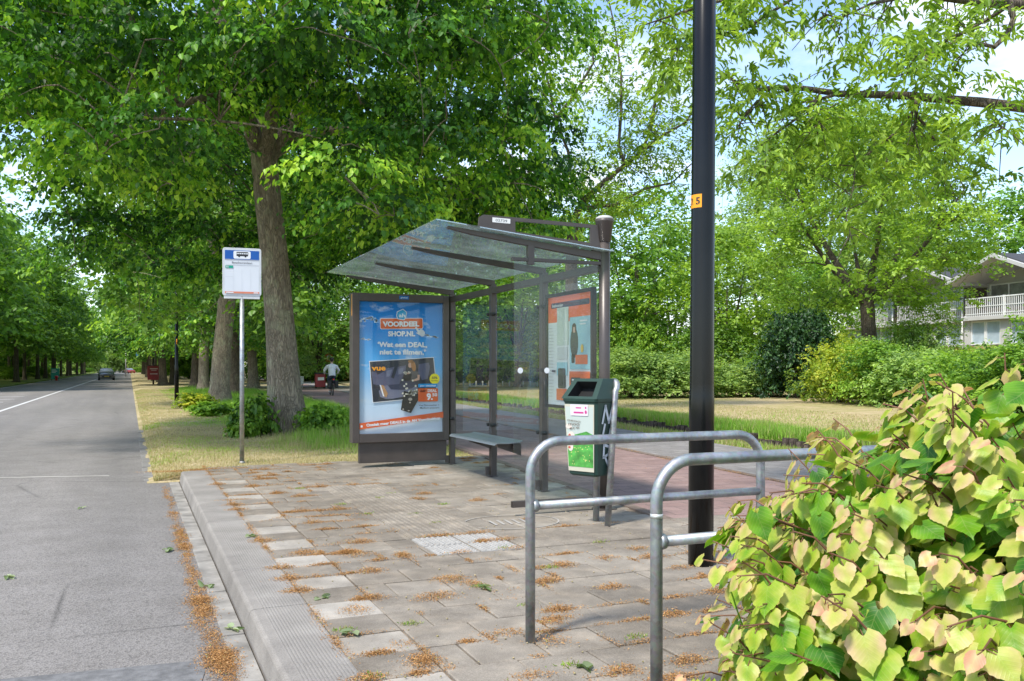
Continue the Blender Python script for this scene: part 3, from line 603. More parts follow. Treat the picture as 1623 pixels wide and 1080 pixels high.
# rafters
for i, y in enumerate(PY_):
    g = MB(); xo = 2.58 if i else 2.5
    prof_ = [(xo, ROOFZ(xo)-.012), (XB+.02, ROOFZ(XB)-.012), (XB+.02, ROOFZ(XB)-.085), (xo+.25, ROOFZ(xo+.25)-.055), (xo, ROOFZ(xo)-.035)]
    g.prism([(a, b) for a, b in prof_], -.022, .022, Matrix(((1, 0, 0, 0), (0, 0, -1, y), (0, 1, 0, 0), (0, 0, 0, 1)))); part(g, 'rafter', M['frame'])
# the fin over the near rafter: a long plate with a slot
g = MB(); MX = Matrix(((1, 0, 0, 0), (0, 0, -1, PY_[0]), (0, 1, 0, 0), (0, 0, 0, 1)))
x0, x1 = 2.78, XB-.05; zt = lambda x: 2.637-(x-x0)*.018; zb_ = lambda x: ROOFZ(x)+.012
g.prism([(x0+.35, zb_(x0+.35)+.03), (x1-.1, zb_(x1-.1)+.05), (x1-.1, zb_(x1-.1)), (x0+.35, zb_(x0+.35))], -.012, .012, MX)
g.prism([(x0, zb_(x0)), (x0+.35, zb_(x0+.35)), (x0+.35, zt(x0+.35)), (x0+.05, zt(x0+.05)), (x0+.01, zt(x0)-.025)], -.012, .012, MX)
g.prism([(x0+.35, zt(x0+.35)-.032), (x1-.1, zt(x1-.1)-.032), (x1-.1, zt(x1-.1)), (x0+.35, zt(x0+.35))], -.012, .012, MX)
g.prism([(x1-.1, zb_(x1-.1)), (x1+.06, zb_(x1+.06)-.12), (x1+.06, zt(x1+.06)), (x1-.1, zt(x1-.1))], -.012, .012, MX)
fin = part(g, 'roof_fin', M['frame'], 0)
F = Flat((x0+.13, PY_[0]-.013, 2.575), (1, 0, -.018), (.018, 0, 1), (0, -1, 0), fin, .16, .04); F.put('number_plate', [pg([(0, 0), (.17, 0), (.17, .042), (0, .042)])], (.75, .75, .73)); F.put('plate_lettering', [tx('02739', .03, .01, .022, .11)], (.12, .12, .12))
# roof sheet
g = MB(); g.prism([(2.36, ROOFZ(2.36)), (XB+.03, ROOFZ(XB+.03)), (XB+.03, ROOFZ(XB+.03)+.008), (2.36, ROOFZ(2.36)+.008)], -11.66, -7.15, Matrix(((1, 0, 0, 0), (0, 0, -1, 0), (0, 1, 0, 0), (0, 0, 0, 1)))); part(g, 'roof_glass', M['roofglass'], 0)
g = MB(); g.box(XB-.03, PY_[0]+.05, 2.2, XB+.03, PY_[3]+.04, 2.27); part(g, 'back_rail', M['frame'])
for a, b in zip(PY_[:-1], PY_[1:]):
    g = MB(); g.box(XB-.006, a+.075, .28 if a > 8 else .28, XB+.004, b-.075, 2.14); part(g, 'glass_pane', M['glass'], 0)
# near end screen
g = MB(); g.box(3.12, PY_[0]-.005, .12, XB-.07, PY_[0]+.005, 2.25); part(g, 'glass_screen', M['glass'], 0)
g = MB(); g.box(3.10, PY_[0]-.022, .07, XB-.03, PY_[0]-.006, .125); g.box(3.10, PY_[0]+.006, .07, XB-.03, PY_[0]+.022, .125); g.box(3.10, PY_[0]-.02, .07, 3.115, PY_[0]+.02, .125)
part(g, 'bottom_rail', M['frame'], .002)
g = MB(); g.box(3.10, PY_[0]-.02, 2.25, XB-.03, PY_[0]+.02, 2.28); g.box(3.25, PY_[0]-.025, 2.22, 3.31, PY_[0]+.025, 2.40); part(g, 'top_rail', M['frame'], .002)
g = MB()
msk_ = simple('frosted_white_mark', (.7, .72, .72), .6)
for x, z in ((3.18, 1.28), (3.44, 1.28)): g = MB(); g.tube([(x, PY_[0]-.0065, z), (x, PY_[0]-.0055, z)], .026, 20); part(g, 'sight_mark', msk_, 0)
# bench
def m_seat():
    t = NT('perforated_grey_seat'); p = t.pr((.33, .35, .36), .45, .3); vo = t.n('ShaderNodeTexVoronoi'); vo.inputs['Scale'].default_value = 45; vo.inputs['Randomness'].default_value = 0; t.l(t.co(), vo.inputs['Vector'])
    t.l(t.ramp(vo.outputs['Distance'], [(.2, (.05, .05, .05)), (.3, (.25, .265, .275))]), p.inputs['Base Color']); return t.m
g = MB(); ps = [(-.44, .455), (-.43, .475), (-.40, .487), (-.25, .482), (-.10, .49), (-.05, .505), (-.05, .492), (-.10, .477), (-.25, .469), (-.40, .472)]
ps = [(a*.86, b) for a, b in ps]; g.prism(ps, -10.55, -9.04, Matrix(((1, 0, 0, XB), (0, 0, -1, 0), (0, 1, 0, 0), (0, 0, 0, 1)))); be = part(g, 'bench_seat', m_seat(), .003)
g = MB()
for y in (9.12, 10.03): g.prism([(-.33, .468), (-.035, .468), (-.035, .33), (-.08, .35), (-.31, .43)], -y-.02, -y+.02, Matrix(((1, 0, 0, XB), (0, 0, -1, 0), (0, 1, 0, 0), (0, 0, 0, 1))))
g.box(XB-.15, 9.06, .40, XB-.10, 10.53, .465); g.build('bench_bracket', M['frame'], be, .003)
# route map on the back wall, facing the road
y0, y1, z0, z1 = 7.40, 8.43, .90, 2.06
g = MB(); fx = XB-.06
g.box(fx, y0, z0, fx+.05, y0+.035, z1); g.box(fx, y1-.035, z0, fx+.05, y1, z1); g.box(fx, y0+.035, z0, fx+.05, y1-.035, z0+.03); g.box(fx, y0+.035, z1-.035, fx+.05, y1-.035, z1); g.box(fx+.025, y0+.035, z0+.03, fx+.045, y1-.035, z1-.035)
mp = part(g, 'map_case', M['rubber'], .003, label='dark framed case with the route map and notices')
F = Flat((fx+.024, y1-.035, z0+.03), (0, -1, 0), (0, 0, 1), (-1, 0, 0), mp, .96, 1.095, .0009); W_, H_ = .96, 1.095
F.put('map_sheet', [pg([(0, 0), (W_, 0), (W_, H_), (0, H_)])], (.66, .68, .68))
F.put('orange_header', [pg([(0, H_-.26), (W_, H_-.26), (W_, H_), (0, H_)])], (.82, .13, .035))
F.put('stop_name_bar', [pg(rrect(.07, H_-.115, .84, .055, .02))], (.03, .035, .07))
F.put('stop_name', [tx('Beethovenlaan', .10, H_-.103, .03, .24, .01)], (.75, .75, .75))
F.put('city_map', [pg([(.21, .60), (.47, .60), (.47, .98), (.21, .98)])], (.50, .56, .50))
R2 = random.Random(3); ls = []
for i in range(16):
    x, y = R2.uniform(.22, .44), R2.uniform(.62, .95); a = R2.uniform(0, 180); l = R2.uniform(.02, .09); q = rot2([(x, y), (x+l, y), (x+l, y+.004), (x, y+.004)], a, (x, y)); q = [(min(.465, max(.215, u)), min(.975, max(.605, v))) for u, v in q]; ls.append(pg(q))
F.put('streets', ls, (.7, .72, .66))
F.put('grey_notice', [pg([(.22, .46), (.45, .46), (.45, .58), (.22, .58)])], (.5, .52, .52))
F.put('blue_notice', [pg([(.50, .36), (.93, .36), (.93, .87), (.50, .87)]), pg([(.21, .30), (.45, .30), (.45, .43), (.21, .43)])], (.30, .52, .58))
F.put('dark_figure', [el(.60, .62, .085, .15), pg(rrect(.54, .42, .07, .09, .02)), pg(rrect(.24, .17, .17, .20, .02))], (.045, .055, .05))
F.put('figure_face', [el(.60, .755, .035, .04)], (.5, .3, .22)); F.put('figure_hair', [el(.60, .79, .035, .02), el(.565, .75, .012, .045), el(.635, .75, .012, .045)], (.05, .03, .02))
F.put('orange_notice', [pg([(.63, .41), (.88, .41), (.88, .50), (.63, .50)]), pg([(.50, .02), (.93, .02), (.93, .34), (.50, .34)]), pg([(.21, .05), (.45, .05), (.45, .165), (.21, .165)])], (.68, .15, .06))
F.put('yellow_dot', [el(.77, .56, .03, .04)], (.75, .5, .08))
F.put('dark_label', [pg(rrect(.53, .21, .22, .07, .03))], (.05, .06, .065))
F.put('label_lettering', [bar(.56, .25, .15, .014), bar(.56, .225, .12, .012), bar(.73, .82, .15, .014), bar(.73, .79, .12, .012)], (.7, .7, .7))
F.put('white_notice', [pg([(.54, .05), (.90, .05), (.90, .18), (.54, .18)]), pg([(.215, .0), (.45, .0), (.45, .03), (.215, .03)])], (.68, .68, .68))
ls = [pg([(.04, .08+i*.033), (.04+R2.uniform(.06, .12), .08+i*.033), (.15, .086+i*.033), (.04, .086+i*.033)]) for i in range(22)]+[pg([(.55, .07+i*.022), (.55+R2.uniform(.2, .3), .07+i*.022), (.8, .076+i*.022), (.55, .076+i*.022)]) for i in range(4)]
F.put('fine_print', ls, (.42, .42, .42))
F.put('route_tag', [bar(.11, .33, .09, .022)], (.05, .05, .08))
g = MB(); g.box(fx+.0, y0+.036, z0+.031, fx+.004, y1-.036, z1-.036); g.build('cover_glass', M['pane'], mp)
# ---------------- advert panel
ax0, ax1, az0, az1 = 2.645, 3.965, .33, 2.28; ay = 11.45
g = MB(); fw = .095
g.box(ax0, ay, az0, ax0+fw, ay+.17, az1); g.box(ax1-fw*.85, ay, az0, ax1, ay+.17, az1); g.box(ax0+fw, ay, az0, ax1-fw*.85, ay+.17, az0+.115); g.box(ax0+fw, ay, az1-.105, ax1-fw*.85, ay+.17, az1); g.box(ax0+fw, ay+.05, az0+.115, ax1-fw*.85, ay+.16, az1-.105)
g.box(ax0+.10, ay+.05, .06, ax1-.02, ay+.12, az0)
ad = part(g, 'advert_panel', M['frame'], .006, label='brown framed advert panel with a blue cinema voucher poster')
pw, ph = ax1-fw*.85-(ax0+fw), (az1-.105)-(az0+.115)
F = Flat((ax0+fw, ay+.048, az0+.115), (1, 0, 0), (0, 0, 1), (0, -1, 0), ad, pw, ph, .0012)
A = lambda px, py: ((px-8)/620*pw, (1058-py)/985*ph)
def AP(*pts): return pg([A(*p) for p in pts])
def m_posterbg():
    t = NT('printed_sky_blue'); p = t.pr(None, .4, 0, .3); c = t.n('ShaderNodeTexCoord'); sp_ = t.n('ShaderNodeSeparateXYZ'); t.l(c.outputs['Generated'], sp_.inputs[0])
    base = t.ramp(sp_.outputs[2], [(0, (.62, .70, .78)), (.25, (.50, .66, .80)), (.5, (.10, .42, .78)), (.8, (.008, .23, .66)), (1, (.006, .19, .58))])
    n = t.noise(3.2, t.co((1, 1, 1.6)), 7, .6); m_ = t.ramp(n, [(.6, (0, 0, 0)), (.74, (.8, .8, .8))]); t.l(t.mix(m_, base, (.66, .72, .78)), p.inputs['Base Color']); return t.m
F.put('poster', [pg([(0, 0), (pw, 0), (pw, ph), (0, ph)])], m_posterbg())
R3 = random.Random(8); cl = []
for i in range(26):
    t_ = R3.random(); cl.append(el(*A(30+130*t_+R3.uniform(-15, 15), 225-25*math.sin(t_*3)+R3.uniform(-12, 12)), R3.uniform(.008, .03), R3.uniform(.005, .016), 10))
for i in range(16):
    t_ = R3.random(); cl.append(el(*A(480+110*t_, 312+22*t_+R3.uniform(-6, 6)), R3.uniform(.01, .03), R3.uniform(.004, .011), 10))
for i in range(10): cl.append(el(*A(R3.uniform(25, 90), 352+R3.uniform(-8, 8)), R3.uniform(.008, .02), R3.uniform(.004, .008), 10))
F.put('printed_cloud', cl, (.55, .68, .80))
wht = (.74, .76, .78); orr = (.66, .12, .03)
vb = lambda m: rot2(rrect(*A(160+m, 276-m), (320-2*m)/620*pw, (84-2*m)/985*ph, .022), 1.4, A(320, 235))
F.put('red_badge_edge', [pg(vb(0))], wht); F.put('red_badge', [pg(vb(4))], orr)
hexp = lambda k: [(A(322, 166)[0]+(x-322)/620*pw*k, A(322, 166)[1]-(y-166)/985*ph*k) for x, y in ((330, 122), (358, 146), (352, 190), (338, 208), (290, 202), (279, 178), (284, 145))]
F.put('house_emblem_edge', [pg(hexp(1.0))], wht); F.put('house_emblem', [pg(hexp(.88))], (.02, .33, .62))
F.put('emblem_lettering', [tx('ah', *A(322, 186), .048, .088, .02, 'c')], wht)
F.put('headline', [tx('VOORDEEL', *A(180, 258), .062, .50, .05, rot=1.4), tx('SHOP.NL', *A(219, 330), .062, .37, .05, rot=1)], wht)
F.put('slogan', [tx('\u2018Wat een DEAL,', *A(142, 410), .062, .68, .045), tx('niet te filmen.\u2019', *A(158, 466), .062, .63, .045)], wht)
F.put('pointer_hand', [AP((418, 262), (430, 258), (448, 284), (462, 272), (474, 276), (484, 284), (494, 300), (490, 322), (470, 330), (450, 318), (430, 306), (428, 298), (440, 300))], (.62, .65, .68))
q = [(80, 518), (560, 485), (590, 790), (105, 830)]; q2 = [(85, 523), (556, 490), (584, 785), (109, 824)]
F.put('photo_edge', [AP(*q)], wht); F.put('cinema_photo', [AP(*q2)], (.035, .04, .05))
F.put('far_seats', [AP((95, 600), (130, 590), (140, 620), (180, 600), (200, 575), (265, 560), (240, 640), (260, 650), (290, 560), (350, 548), (345, 600), (300, 690), (170, 700), (110, 690)), AP((445, 540), (520, 528), (530, 560), (515, 650), (470, 660), (440, 600))], (.10, .105, .16))
F.put('near_seats', [AP((150, 740), (190, 700), (300, 690), (320, 720), (400, 690), (440, 720), (420, 770), (250, 800), (200, 800), (160, 785)), AP((205, 590), (250, 578), (232, 630), (205, 636)), AP((292, 575), (335, 565), (325, 610), (290, 620))], (.17, .18, .25))
F.put('printed_trousers', [AP((300, 690), (340, 660), (400, 670), (440, 690), (400, 720), (330, 735), (240, 730), (215, 700), (240, 694))], (.05, .055, .09))
F.put('printed_shirt', [AP((372, 600), (400, 585), (440, 600), (452, 650), (430, 668), (380, 665), (365, 640))], (.10, .09, .09))
F.put('printed_skin', [el(*A(380, 548), .026, .034), AP((352, 605), (385, 598), (380, 612), (350, 620)), AP((435, 620), (452, 622), (450, 660), (400, 672), (398, 660), (435, 645))], (.55, .33, .24))
F.put('printed_hair', [el(*A(405, 555), .032, .07, a=12), el(*A(385, 520), .038, .02)], (.36, .16, .05))
F.put('printed_shoe', [AP((160, 695), (185, 700), (215, 760), (205, 790), (185, 780), (160, 730))], (.42, .24, .11)); F.put('shoe_edge', [AP((155, 695), (164, 696), (190, 782), (180, 780))], wht)
F.put('orange_word', [tx('vue', *A(98, 588), .068, .185, .03, rot=1)], (.85, .35, .03))
F.put('bucket', [AP((330, 620), (392, 612), (384, 660), (340, 668)), AP((333, 740), (455, 785), (385, 910), (310, 885))], (.02, .02, .02))
F.put('bucket_mark', [el(*A(380, 805), .028, .02, 9), el(*A(378, 830), .012, .012, 8), el(*A(327, 880), .01, .012, 8), el(*A(368, 892), .014, .008, 8)], (.4, .36, .3))
F.put('popcorn', [el(*A(R3.gauss(392, 34), R3.gauss(757, 13)), R3.uniform(.010, .018), R3.uniform(.010, .016), 7) for i in range(30)]+[el(*A(R3.gauss(362, 20), R3.gauss(608, 6)), .011, .011, 7) for i in range(12)]+[el(*A(*p), .014, .014, 7) for p in ((335, 705), (350, 690), (420, 705), (324, 760), (428, 735), (350, 725), (322, 660), (398, 664))], (.72, .68, .56))
F.put('yellow_disc', [el(*A(563, 652), 38/620*pw, 38/620*pw, 28)], (.80, .70, .02))
F.put('disc_lettering', [tx('50%', *A(563, 652), .03, .08, .02, 'c'), tx('korting', *A(563, 670), .018, .085, .01, 'c')], (.05, .05, .04))
F.put('blue_label', [pg(rrect(*A(438, 716), 145/620*pw, 27/985*ph, .012))], (.01, .27, .60))
F.put('price_box', [pg(rrect(*A(438, 824), 150/620*pw, 100/985*ph, .012))], orr)
F.put('price_lettering', [tx('per voucher', *A(455, 709), .02, .22, .02), tx('DEAL', *A(510, 752), .036, .128, .03), tx('9.', *A(502, 810), .082, .085, .04), tx('50', *A(545, 785), .042, .068, .03)], wht)
F.put('old_price', [tx('19,00', *A(452, 752), .032, .075, .02), AP((450, 748), (502, 738), (502, 741), (450, 751))], (.12, .05, .03))
F.put('small_print', [tx('Vue Filmvoucher +', *A(441, 858), .022, .29, .008), tx('Medium popcorn', *A(451, 878), .022, .27, .008)], (.05, .05, .06))
F.put('orange_banner', [AP((8, 978), (628, 903), (628, 950), (8, 1024))], orr)
F.put('banner_lettering', [tx('Ontdek meer DEALS in de AH Voordeelshop', *A(58, 1003), .034, 1.015, .05, rot=4.2), el(*A(24, 1001), .014, .016)], wht)
g = MB(); g.box(ax0+fw+.001, ay+.001, az0+.116, ax1-fw*.85-.001, ay+.005, az1-.106); g.build('cover_glass', M['pane'], ad)
F = Flat((3.27, ay-.0005, az1-.07), (1, 0, 0), (0, 0, 1), (0, -1, 0), ad, .1, .04); F.put('blue_maker_tag', [pg([(0, 0), (.13, 0), (.13, .045), (0, .045)])], (.01, .12, .38)); F.put('maker_lettering', [tx('global', .02, .014, .02, .09)], wht)
g = MB(); g.box(ax0-.0015, ay+.02, az1-.30, ax0-.0005, ay+.04, az1-.02); g.build('orange_strip', M['orange'], ad)
# ================================================================ BUS STOP SIGN
bx, by = WD(383, 12.55)
e = empty('bus_stop_sign', (bx, by, -.03), 'white and blue bus stop board on a slim galvanised pole', 'bus stop sign', rz=-.06)
g = MB(); g.tube([(0, 0, 0), (0, 0, 2.36)], .031, 16); g.lathe([(.045, .0), (.04, .02), (.031, .03)], 14); g.build('pole', M['galv'], e)
g = MB(); g.prism(rrect(-.26, 2.34, .52, .67, .035), -.035, .035, Matrix(((1, 0, 0, 0), (0, 0, -1, 0), (0, 1, 0, 0), (0, 0, 0, 1)))); g.box(-.24, -.03, 2.30, .24, .03, 2.345)
bd = g.build('board', simple('grey_white_board_edge', (.55, .56, .57), .4), e, .004)
F = Flat((-.235, -.0355, 2.365), (1, 0, 0), (0, 0, 1), (0, -1, 0), bd, .47, .62, .001)
F.put('board_face', [pg(rrect(0, 0, .47, .62, .015))], (.62, .64, .68)); F.put('blue_band', [pg([(.005, .485), (.465, .485), (.465, .61), (.005, .61)])], (.01, .09, .36))
F.put('bus_symbol_plate', [pg(rrect(.12, .493, .23, .108, .02))], (.72, .73, .75)); F.put('bus_symbol', [pg(rrect(.16, .53, .155, .028, .006)), el(.195, .527, .013, .013), el(.28, .527, .013, .013), pg([(.16, .575), (.315, .575), (.315, .588), (.16, .588)])]+[pg([(.163+i*.03, .558), (.169+i*.03, .558), (.169+i*.03, .576), (.163+i*.03, .576)]) for i in range(6)], (.03, .03, .035))
F.put('dark_rule', [pg([(.005, .473), (.465, .473), (.465, .479), (.005, .479)]), pg([(.02, .40), (.465, .40), (.465, .403), (.02, .403)])], (.15, .16, .22))
F.put('stop_name', [tx('Beethovenlaan', .235, .425, .028, .27, .005, 'c')], (.10, .11, .14)); F.put('route_plate', [pg([(.012, .36), (.115, .36), (.115, .395), (.012, .395)])], (.01, .30, .20)); F.put('route_number', [tx('55', .02, .366, .024, .035, .01)], wht)
F.put('grid_line', [pg([(.115+i*.115, .06), (.117+i*.115, .06), (.117+i*.115, .35), (.115+i*.115, .35)]) for i in range(4)]+[pg([(.01, .24), (.115, .24), (.115, .243), (.01, .243)])], (.48, .50, .54))
F.put('orange_foot', [pg([(.005, .01), (.465, .01), (.465, .035), (.005, .035)])], (.62, .20, .12))
F.put('foot_lettering', [bar(.39, .015, .06, .012), bar(.02, .015, .1, .012)], wht)
# ================================================================ LEANING HOOPS
def hoop(px, D, w_, label, dirang=0.0, band=False):
    x, y = WD(px, D); e = empty('cycle_hoop', (x, y, 0), label, 'cycle rack', 'galvanised hoops on the paving', dirang); g = MB(); r = .0235; H = .95; R_ = .155
    pts = [(0, 0, -.02), (0, 0, H-R_-.06)]+[(R_-R_*math.cos(math.radians(a)), 0, H-R_-.0+R_*math.sin(math.radians(a))) for a in range(0, 91, 9)]+[(w_-R_+R_*math.sin(math.radians(a)), 0, H-R_+R_*math.cos(math.radians(a))) for a in range(0, 91, 9)]+[(w_, 0, H-R_-.06), (w_, 0, -.02)]
    g.tube(pts, r, 20); g.build('bent_tube', M['galv'], e)
    g = MB(); g.tube([(.012, 0, .645), (w_-.012, 0, .645)], .021, 18); g.lathe([(.029, .632), (.031, .645), (.029, .658)], 16, M=Matrix.Translation((.022, 0, .645)) @ Matrix.Rotation(math.pi/2, 4, 'Y') @ Matrix.Translation((0, 0, -.645))); g.build('cross_bar', M['galv'], e)
    if band: g = MB(); g.tube([(0, 0, .735), (0, 0, .752)], .0242, 18); g.build('pale_band', simple('bare_zinc_band', (.55, .56, .54), .5, .5), e)
hoop(840, 4.26, 1.35, 'galvanised hoop nearer the glass shelter, both its upper corners in view', 0.0)
hoop(1040, 3.38, 1.35, 'galvanised hoop whose right end runs into the yellow green bush', 0.0, True)
# ================================================================ LAMP POST
lx, ly = WD(1110, 5.95)
e = empty('lamp_post', (lx, ly, 0), 'thick glossy black lamp post with an orange number sticker standing beside the hoops', 'lamp post'); e.rotation_euler = (0, math.radians(.45), 0)
g = MB(); g.lathe([(.083, -.05), (.083, 1.1), (.081, 1.12), (.079, 1.2), (.077, 2.6), (.070, 6.5)], 40); g.build('post', M['black'], e)
g = MB(); ac = math.atan2(-ly, -lx); rd = math.radians; n = 12; zc = 2.40; vs = []
for i in range(n+1):
    a = ac+rd(-112+106*i/n)
    for z in (zc-.042, zc+.046): vs.append((.0790*math.cos(a), .0790*math.sin(a), z))
g.add(vs, [(2*i, 2*i+2, 2*i+3, 2*i+1) for i in range(n)], True); st = g.build('number_sticker', M['orange'], e)
g = MB()
for ch, dg in (('2', -75), ('5', -36)):
    tv, tf = text_geo(ch, .045, .03, .035); g.add([(.0798*math.cos(ac+rd(dg)+x/.079), .0798*math.sin(ac+rd(dg)+x/.079), zc-.02+y) for x, y in tv], tf)
g.build('sticker_number', M['ink'], st)
g = MB(); g.tube([(0, 0, 6.4), (0, 0, 6.9), (.1, -.3, 7.1), (.3, -1.0, 7.2)], .04, 12); g.box(.22, -1.5, 7.12, .42, -.95, 7.24); g.build('lamp_head', M['black'], e, .02)
# ================================================================ LITTER BIN
bx, by = WD(935, 7.45); th = math.radians(-64)
e = empty('litter_bin', (bx, by, 0), 'green litter bin with a painted meadow front and graffiti side on a bent pipe', 'litter bin', rz=th); e.scale = (1.12, 1.12, 1.02)
Wb, Db = .30, .27; zb0, zb1 = .42, 1.0
g = MB()
fr = [(-Wb/2+.02, -Db/2+.03, zb0), (Wb/2-.02, -Db/2+.03, zb0), (Wb/2, -Db/2, zb1), (-Wb/2, -Db/2, zb1)]
cs = lambda w_, d0, d1, z: [(-w_+.02, d0, z), (w_-.02, d0, z), (w_, d0+.02, z), (w_, d1-.03, z), (w_-.03, d1, z), (-w_+.03, d1, z), (-w_, d1-.03, z), (-w_, d0+.02, z)]
rings = [cs(.115, -.09, .10, .405), cs(.128, -.105, .115, .42), cs(.152, -.135, .135, zb1), cs(.158, -.142, .14, zb1+.005), cs(.160, -.145, .142, zb1+.03)]
b = 0; vs = [v for r in rings for v in r]; fs = [tuple(range(7, -1, -1))]+[(i*8+k, i*8+(k+1) % 8, (i+1)*8+(k+1) % 8, (i+1)*8+k) for i in range(4) for k in range(8)]
g.add(vs, fs)
# sloping hood with the mouth towards the front
hd = [(-.16, -.145, 1.03), (.16, -.145, 1.03), (.16, .142, 1.03), (-.16, .142, 1.03), (-.13, -.02, 1.19), (.13, -.02, 1.19), (.13, .12, 1.19), (-.13, .12, 1.19)]
g.add(hd, [(4, 5, 6, 7), (1, 2, 6, 5), (2, 3, 7, 6), (3, 0, 4, 7)])
A0, B0, C0, D0 = (np.array(hd[i]) for i in (0, 1, 5, 4)); f2 = lambda u, v: tuple((A0*(1-u)+B0*u)*(1-v)+(D0*(1-u)+C0*u)*v)
ins = [f2(.14, .12), f2(.86, .12), f2(.84, .86), f2(.16, .86)]; dp = [(p[0]*.96, p[1]+.07, p[2]-.06) for p in ins]
g.add([tuple(A0), tuple(B0), tuple(C0), tuple(D0)]+ins, [(0, 1, 5, 4), (1, 2, 6, 5), (2, 3, 7, 6), (3, 0, 4, 7)])
bb = g.build('body', M['bin'], e, .018)
g = MB(); g.add(ins+dp, [(0, 1, 5, 4), (1, 2, 6, 5), (2, 3, 7, 6), (3, 0, 4, 7), (4, 5, 6, 7)]); g.build('mouth', M['hole'], e)
# painted front sheet
zA, zB = .445, .985; yA, yB = -.1085, -.1345
V_ = Vector((0, yB-yA, zB-zA)); Vn = V_.normalized(); N_ = Vector((0, -1, (yB-yA)/(zB-zA))).normalized()
F = Flat(Vector((-.128, yA-.003, zA)), (1, 0, 0), Vn, N_, bb, .256, V_.length, .0009); Hf = V_.length
tr_ = lambda y: .012*(1-y/Hf)
def FP(pts): return pg([(.128+(x-.128)*(1-.10*(1-y/Hf)), y) for x, y in pts])
F.put('picture_sheet', [FP([(0, 0), (.256, 0), (.262, Hf), (-.006, Hf)])], (.50, .48, .38))
F.put('painted_sky', [FP([(.005, .27), (.25, .29), (.255, Hf-.02), (.0, Hf-.02)])], (.44, .50, .46))
F.put('painted_meadow', [FP([(.005, .035), (.25, .035), (.25, .30), (.19, .325), (.10, .30), (.005, .285)])], simple('painted_green', (.07, .30, .05), .5, var=.45, scale=18))
F.put('painted_flower', [el(R3.uniform(.03, .23), R3.uniform(.05, .25), .004, .004, 7) for i in range(40)], (.6, .6, .2))
F.put('painted_cow', [el(.05, .27, .035, .05), el(.04, .20, .025, .04), el(.03, .36, .03, .02)], (.62, .55, .48)); F.put('cow_patch', [el(.055, .245, .014, .012), el(.035, .285, .012, .015), el(.03, .19, .012, .01)], (.45, .10, .06))
F.put('pink_notice', [FP([(.05, .45), (.21, .45), (.21, .54), (.05, .54)])], (.66, .60, .66)); F.put('notice_mark', [bar(.10, .508, .05, .01), bar(.08, .468, .09, .014), el(.19, .48, .01, .015), el(.19, .515, .007, .009)], (.5, .05, .22))
F.put('marker_scrawl', [tx('moo', .03, .37, .028, .10), tx('ere', .04, .335, .024, .09, rot=8), tx('oeoo', .02, .405, .02, .12, rot=-5)], (.10, .06, .05))
# graffiti on the right side
F = Flat(Vector((.1305, -.075, .44)), (0, 1, 0), (.045, 0, 1), (1, 0, -.045), bb, .2, .55, .002)
def stroke(pts, w_):
    out = []
    for a, b in zip(pts[:-1], pts[1:]):
        d = Vector((b[0]-a[0], b[1]-a[1])).normalized()*w_*.5; n_ = Vector((-d.y, d.x)); out.append(pg([(a[0]-d.x+n_.x, a[1]-d.y+n_.y), (a[0]-d.x-n_.x, a[1]-d.y-n_.y), (b[0]+d.x-n_.x, b[1]+d.y-n_.y), (b[0]+d.x+n_.x, b[1]+d.y+n_.y)]))
    return out
F.put('sprayed_letters', stroke([(.02, .40), (.05, .53), (.10, .40), (.14, .53)], .022)+stroke([(.05, .38), (.03, .30), (.06, .26), (.11, .28), (.13, .37)], .022)+stroke([(.05, .22), (.05, .12), (.11, .14), (.12, .20), (.05, .22)], .022)+stroke([(.07, .12), (.12, .04)], .022), (.55, .60, .64))
# carrying pipe
g = MB(); r = .024; xp = .165
pts = [(xp-.01, .0, -.02), (xp+.0, .085, 1.09)]+[(xp-.05*(1-math.cos(math.radians(a))), .09+.05*math.sin(math.radians(a)), 1.09+.08*math.sin(math.radians(a))) for a in range(15, 91, 15)]+[(xp-.12, .17, 1.16), (xp-.2, .18, 1.12), (xp-.22, .18, 1.0), (xp-.22, .15, .0)]
g.tube(pts, r, 16); g.build('bent_pipe', M['galv'], e)
# ================================================================ TREES AND SHRUBS
def gz(x, y):
    L = x*PNV[0]+y*PNV[1]
    if L < 8.8: return -.03
    return np.interp(L, [10, 12, 20, 60, 400], [-.1, .02, .12, .35, .7])
def at(px, D): x, y = WD(px, D); return (x, y, float(gz(x, y)))
def proj(p):
    v = Vector((p[0], p[1], 0)); D = max(.1, v.dot(FWD)); return 811+FOC*v.dot(RGT)/D, 584-FOC*(p[2]-EYE)/D, D
# --- the big lime beside the stop
tx0, ty0, _ = at(452, 18.1)
def rej_main(c, r):
    p = np.array((c[0]+tx0, c[1]+ty0, c[2])); px, py, D = proj(p); R = r*FOC/D
    bottom = py+R*.75
    if D < 18.8 and px+R*.75 > 380 and px-R*.75 < 472 and py+R*.9+14 > 236: return True
    if D < 18.5 and bottom > (330 if px < 480 else 400): return True
    if px+R > 945 and py < 500: return True
    if px-R*.6 < -200: return False
    if px < 75 and bottom > 238: return True
    if bottom > 470: return True
    return False
tp = [(.03, -.02, -.25), (.03, -.02, .15), (-.02, 0, .9), (-.1, 0, 2.1), (-.22, .02, 3.6), (-.36, .02, 4.9), (-.42, .04, 5.6)]
EXT = []
for (px, py, D) in ((352, 150, 16.2), (375, 105, 15.8), (400, 70, 16), (425, 110, 16.4), (398, 150, 16.6), (440, 60, 15.6), (465, 95, 16), (490, 130, 16.3), (505, 165, 16.8), (455, 150, 16.9), (520, 90, 16), (360, 60, 15.5), (330, 190, 16.5), (540, 200, 17.2), (600, 300, 19.5), (660, 350, 20), (560, 330, 20), (720, 370, 20.5), (500, 370, 20.5), (780, 330, 20), (640, 400, 21), (570, 400, 21)):
    p = WP(px, py, D); EXT.append(((p[0]-tx0, p[1]-ty0, p[2]), .62 if D < 18 else .9))
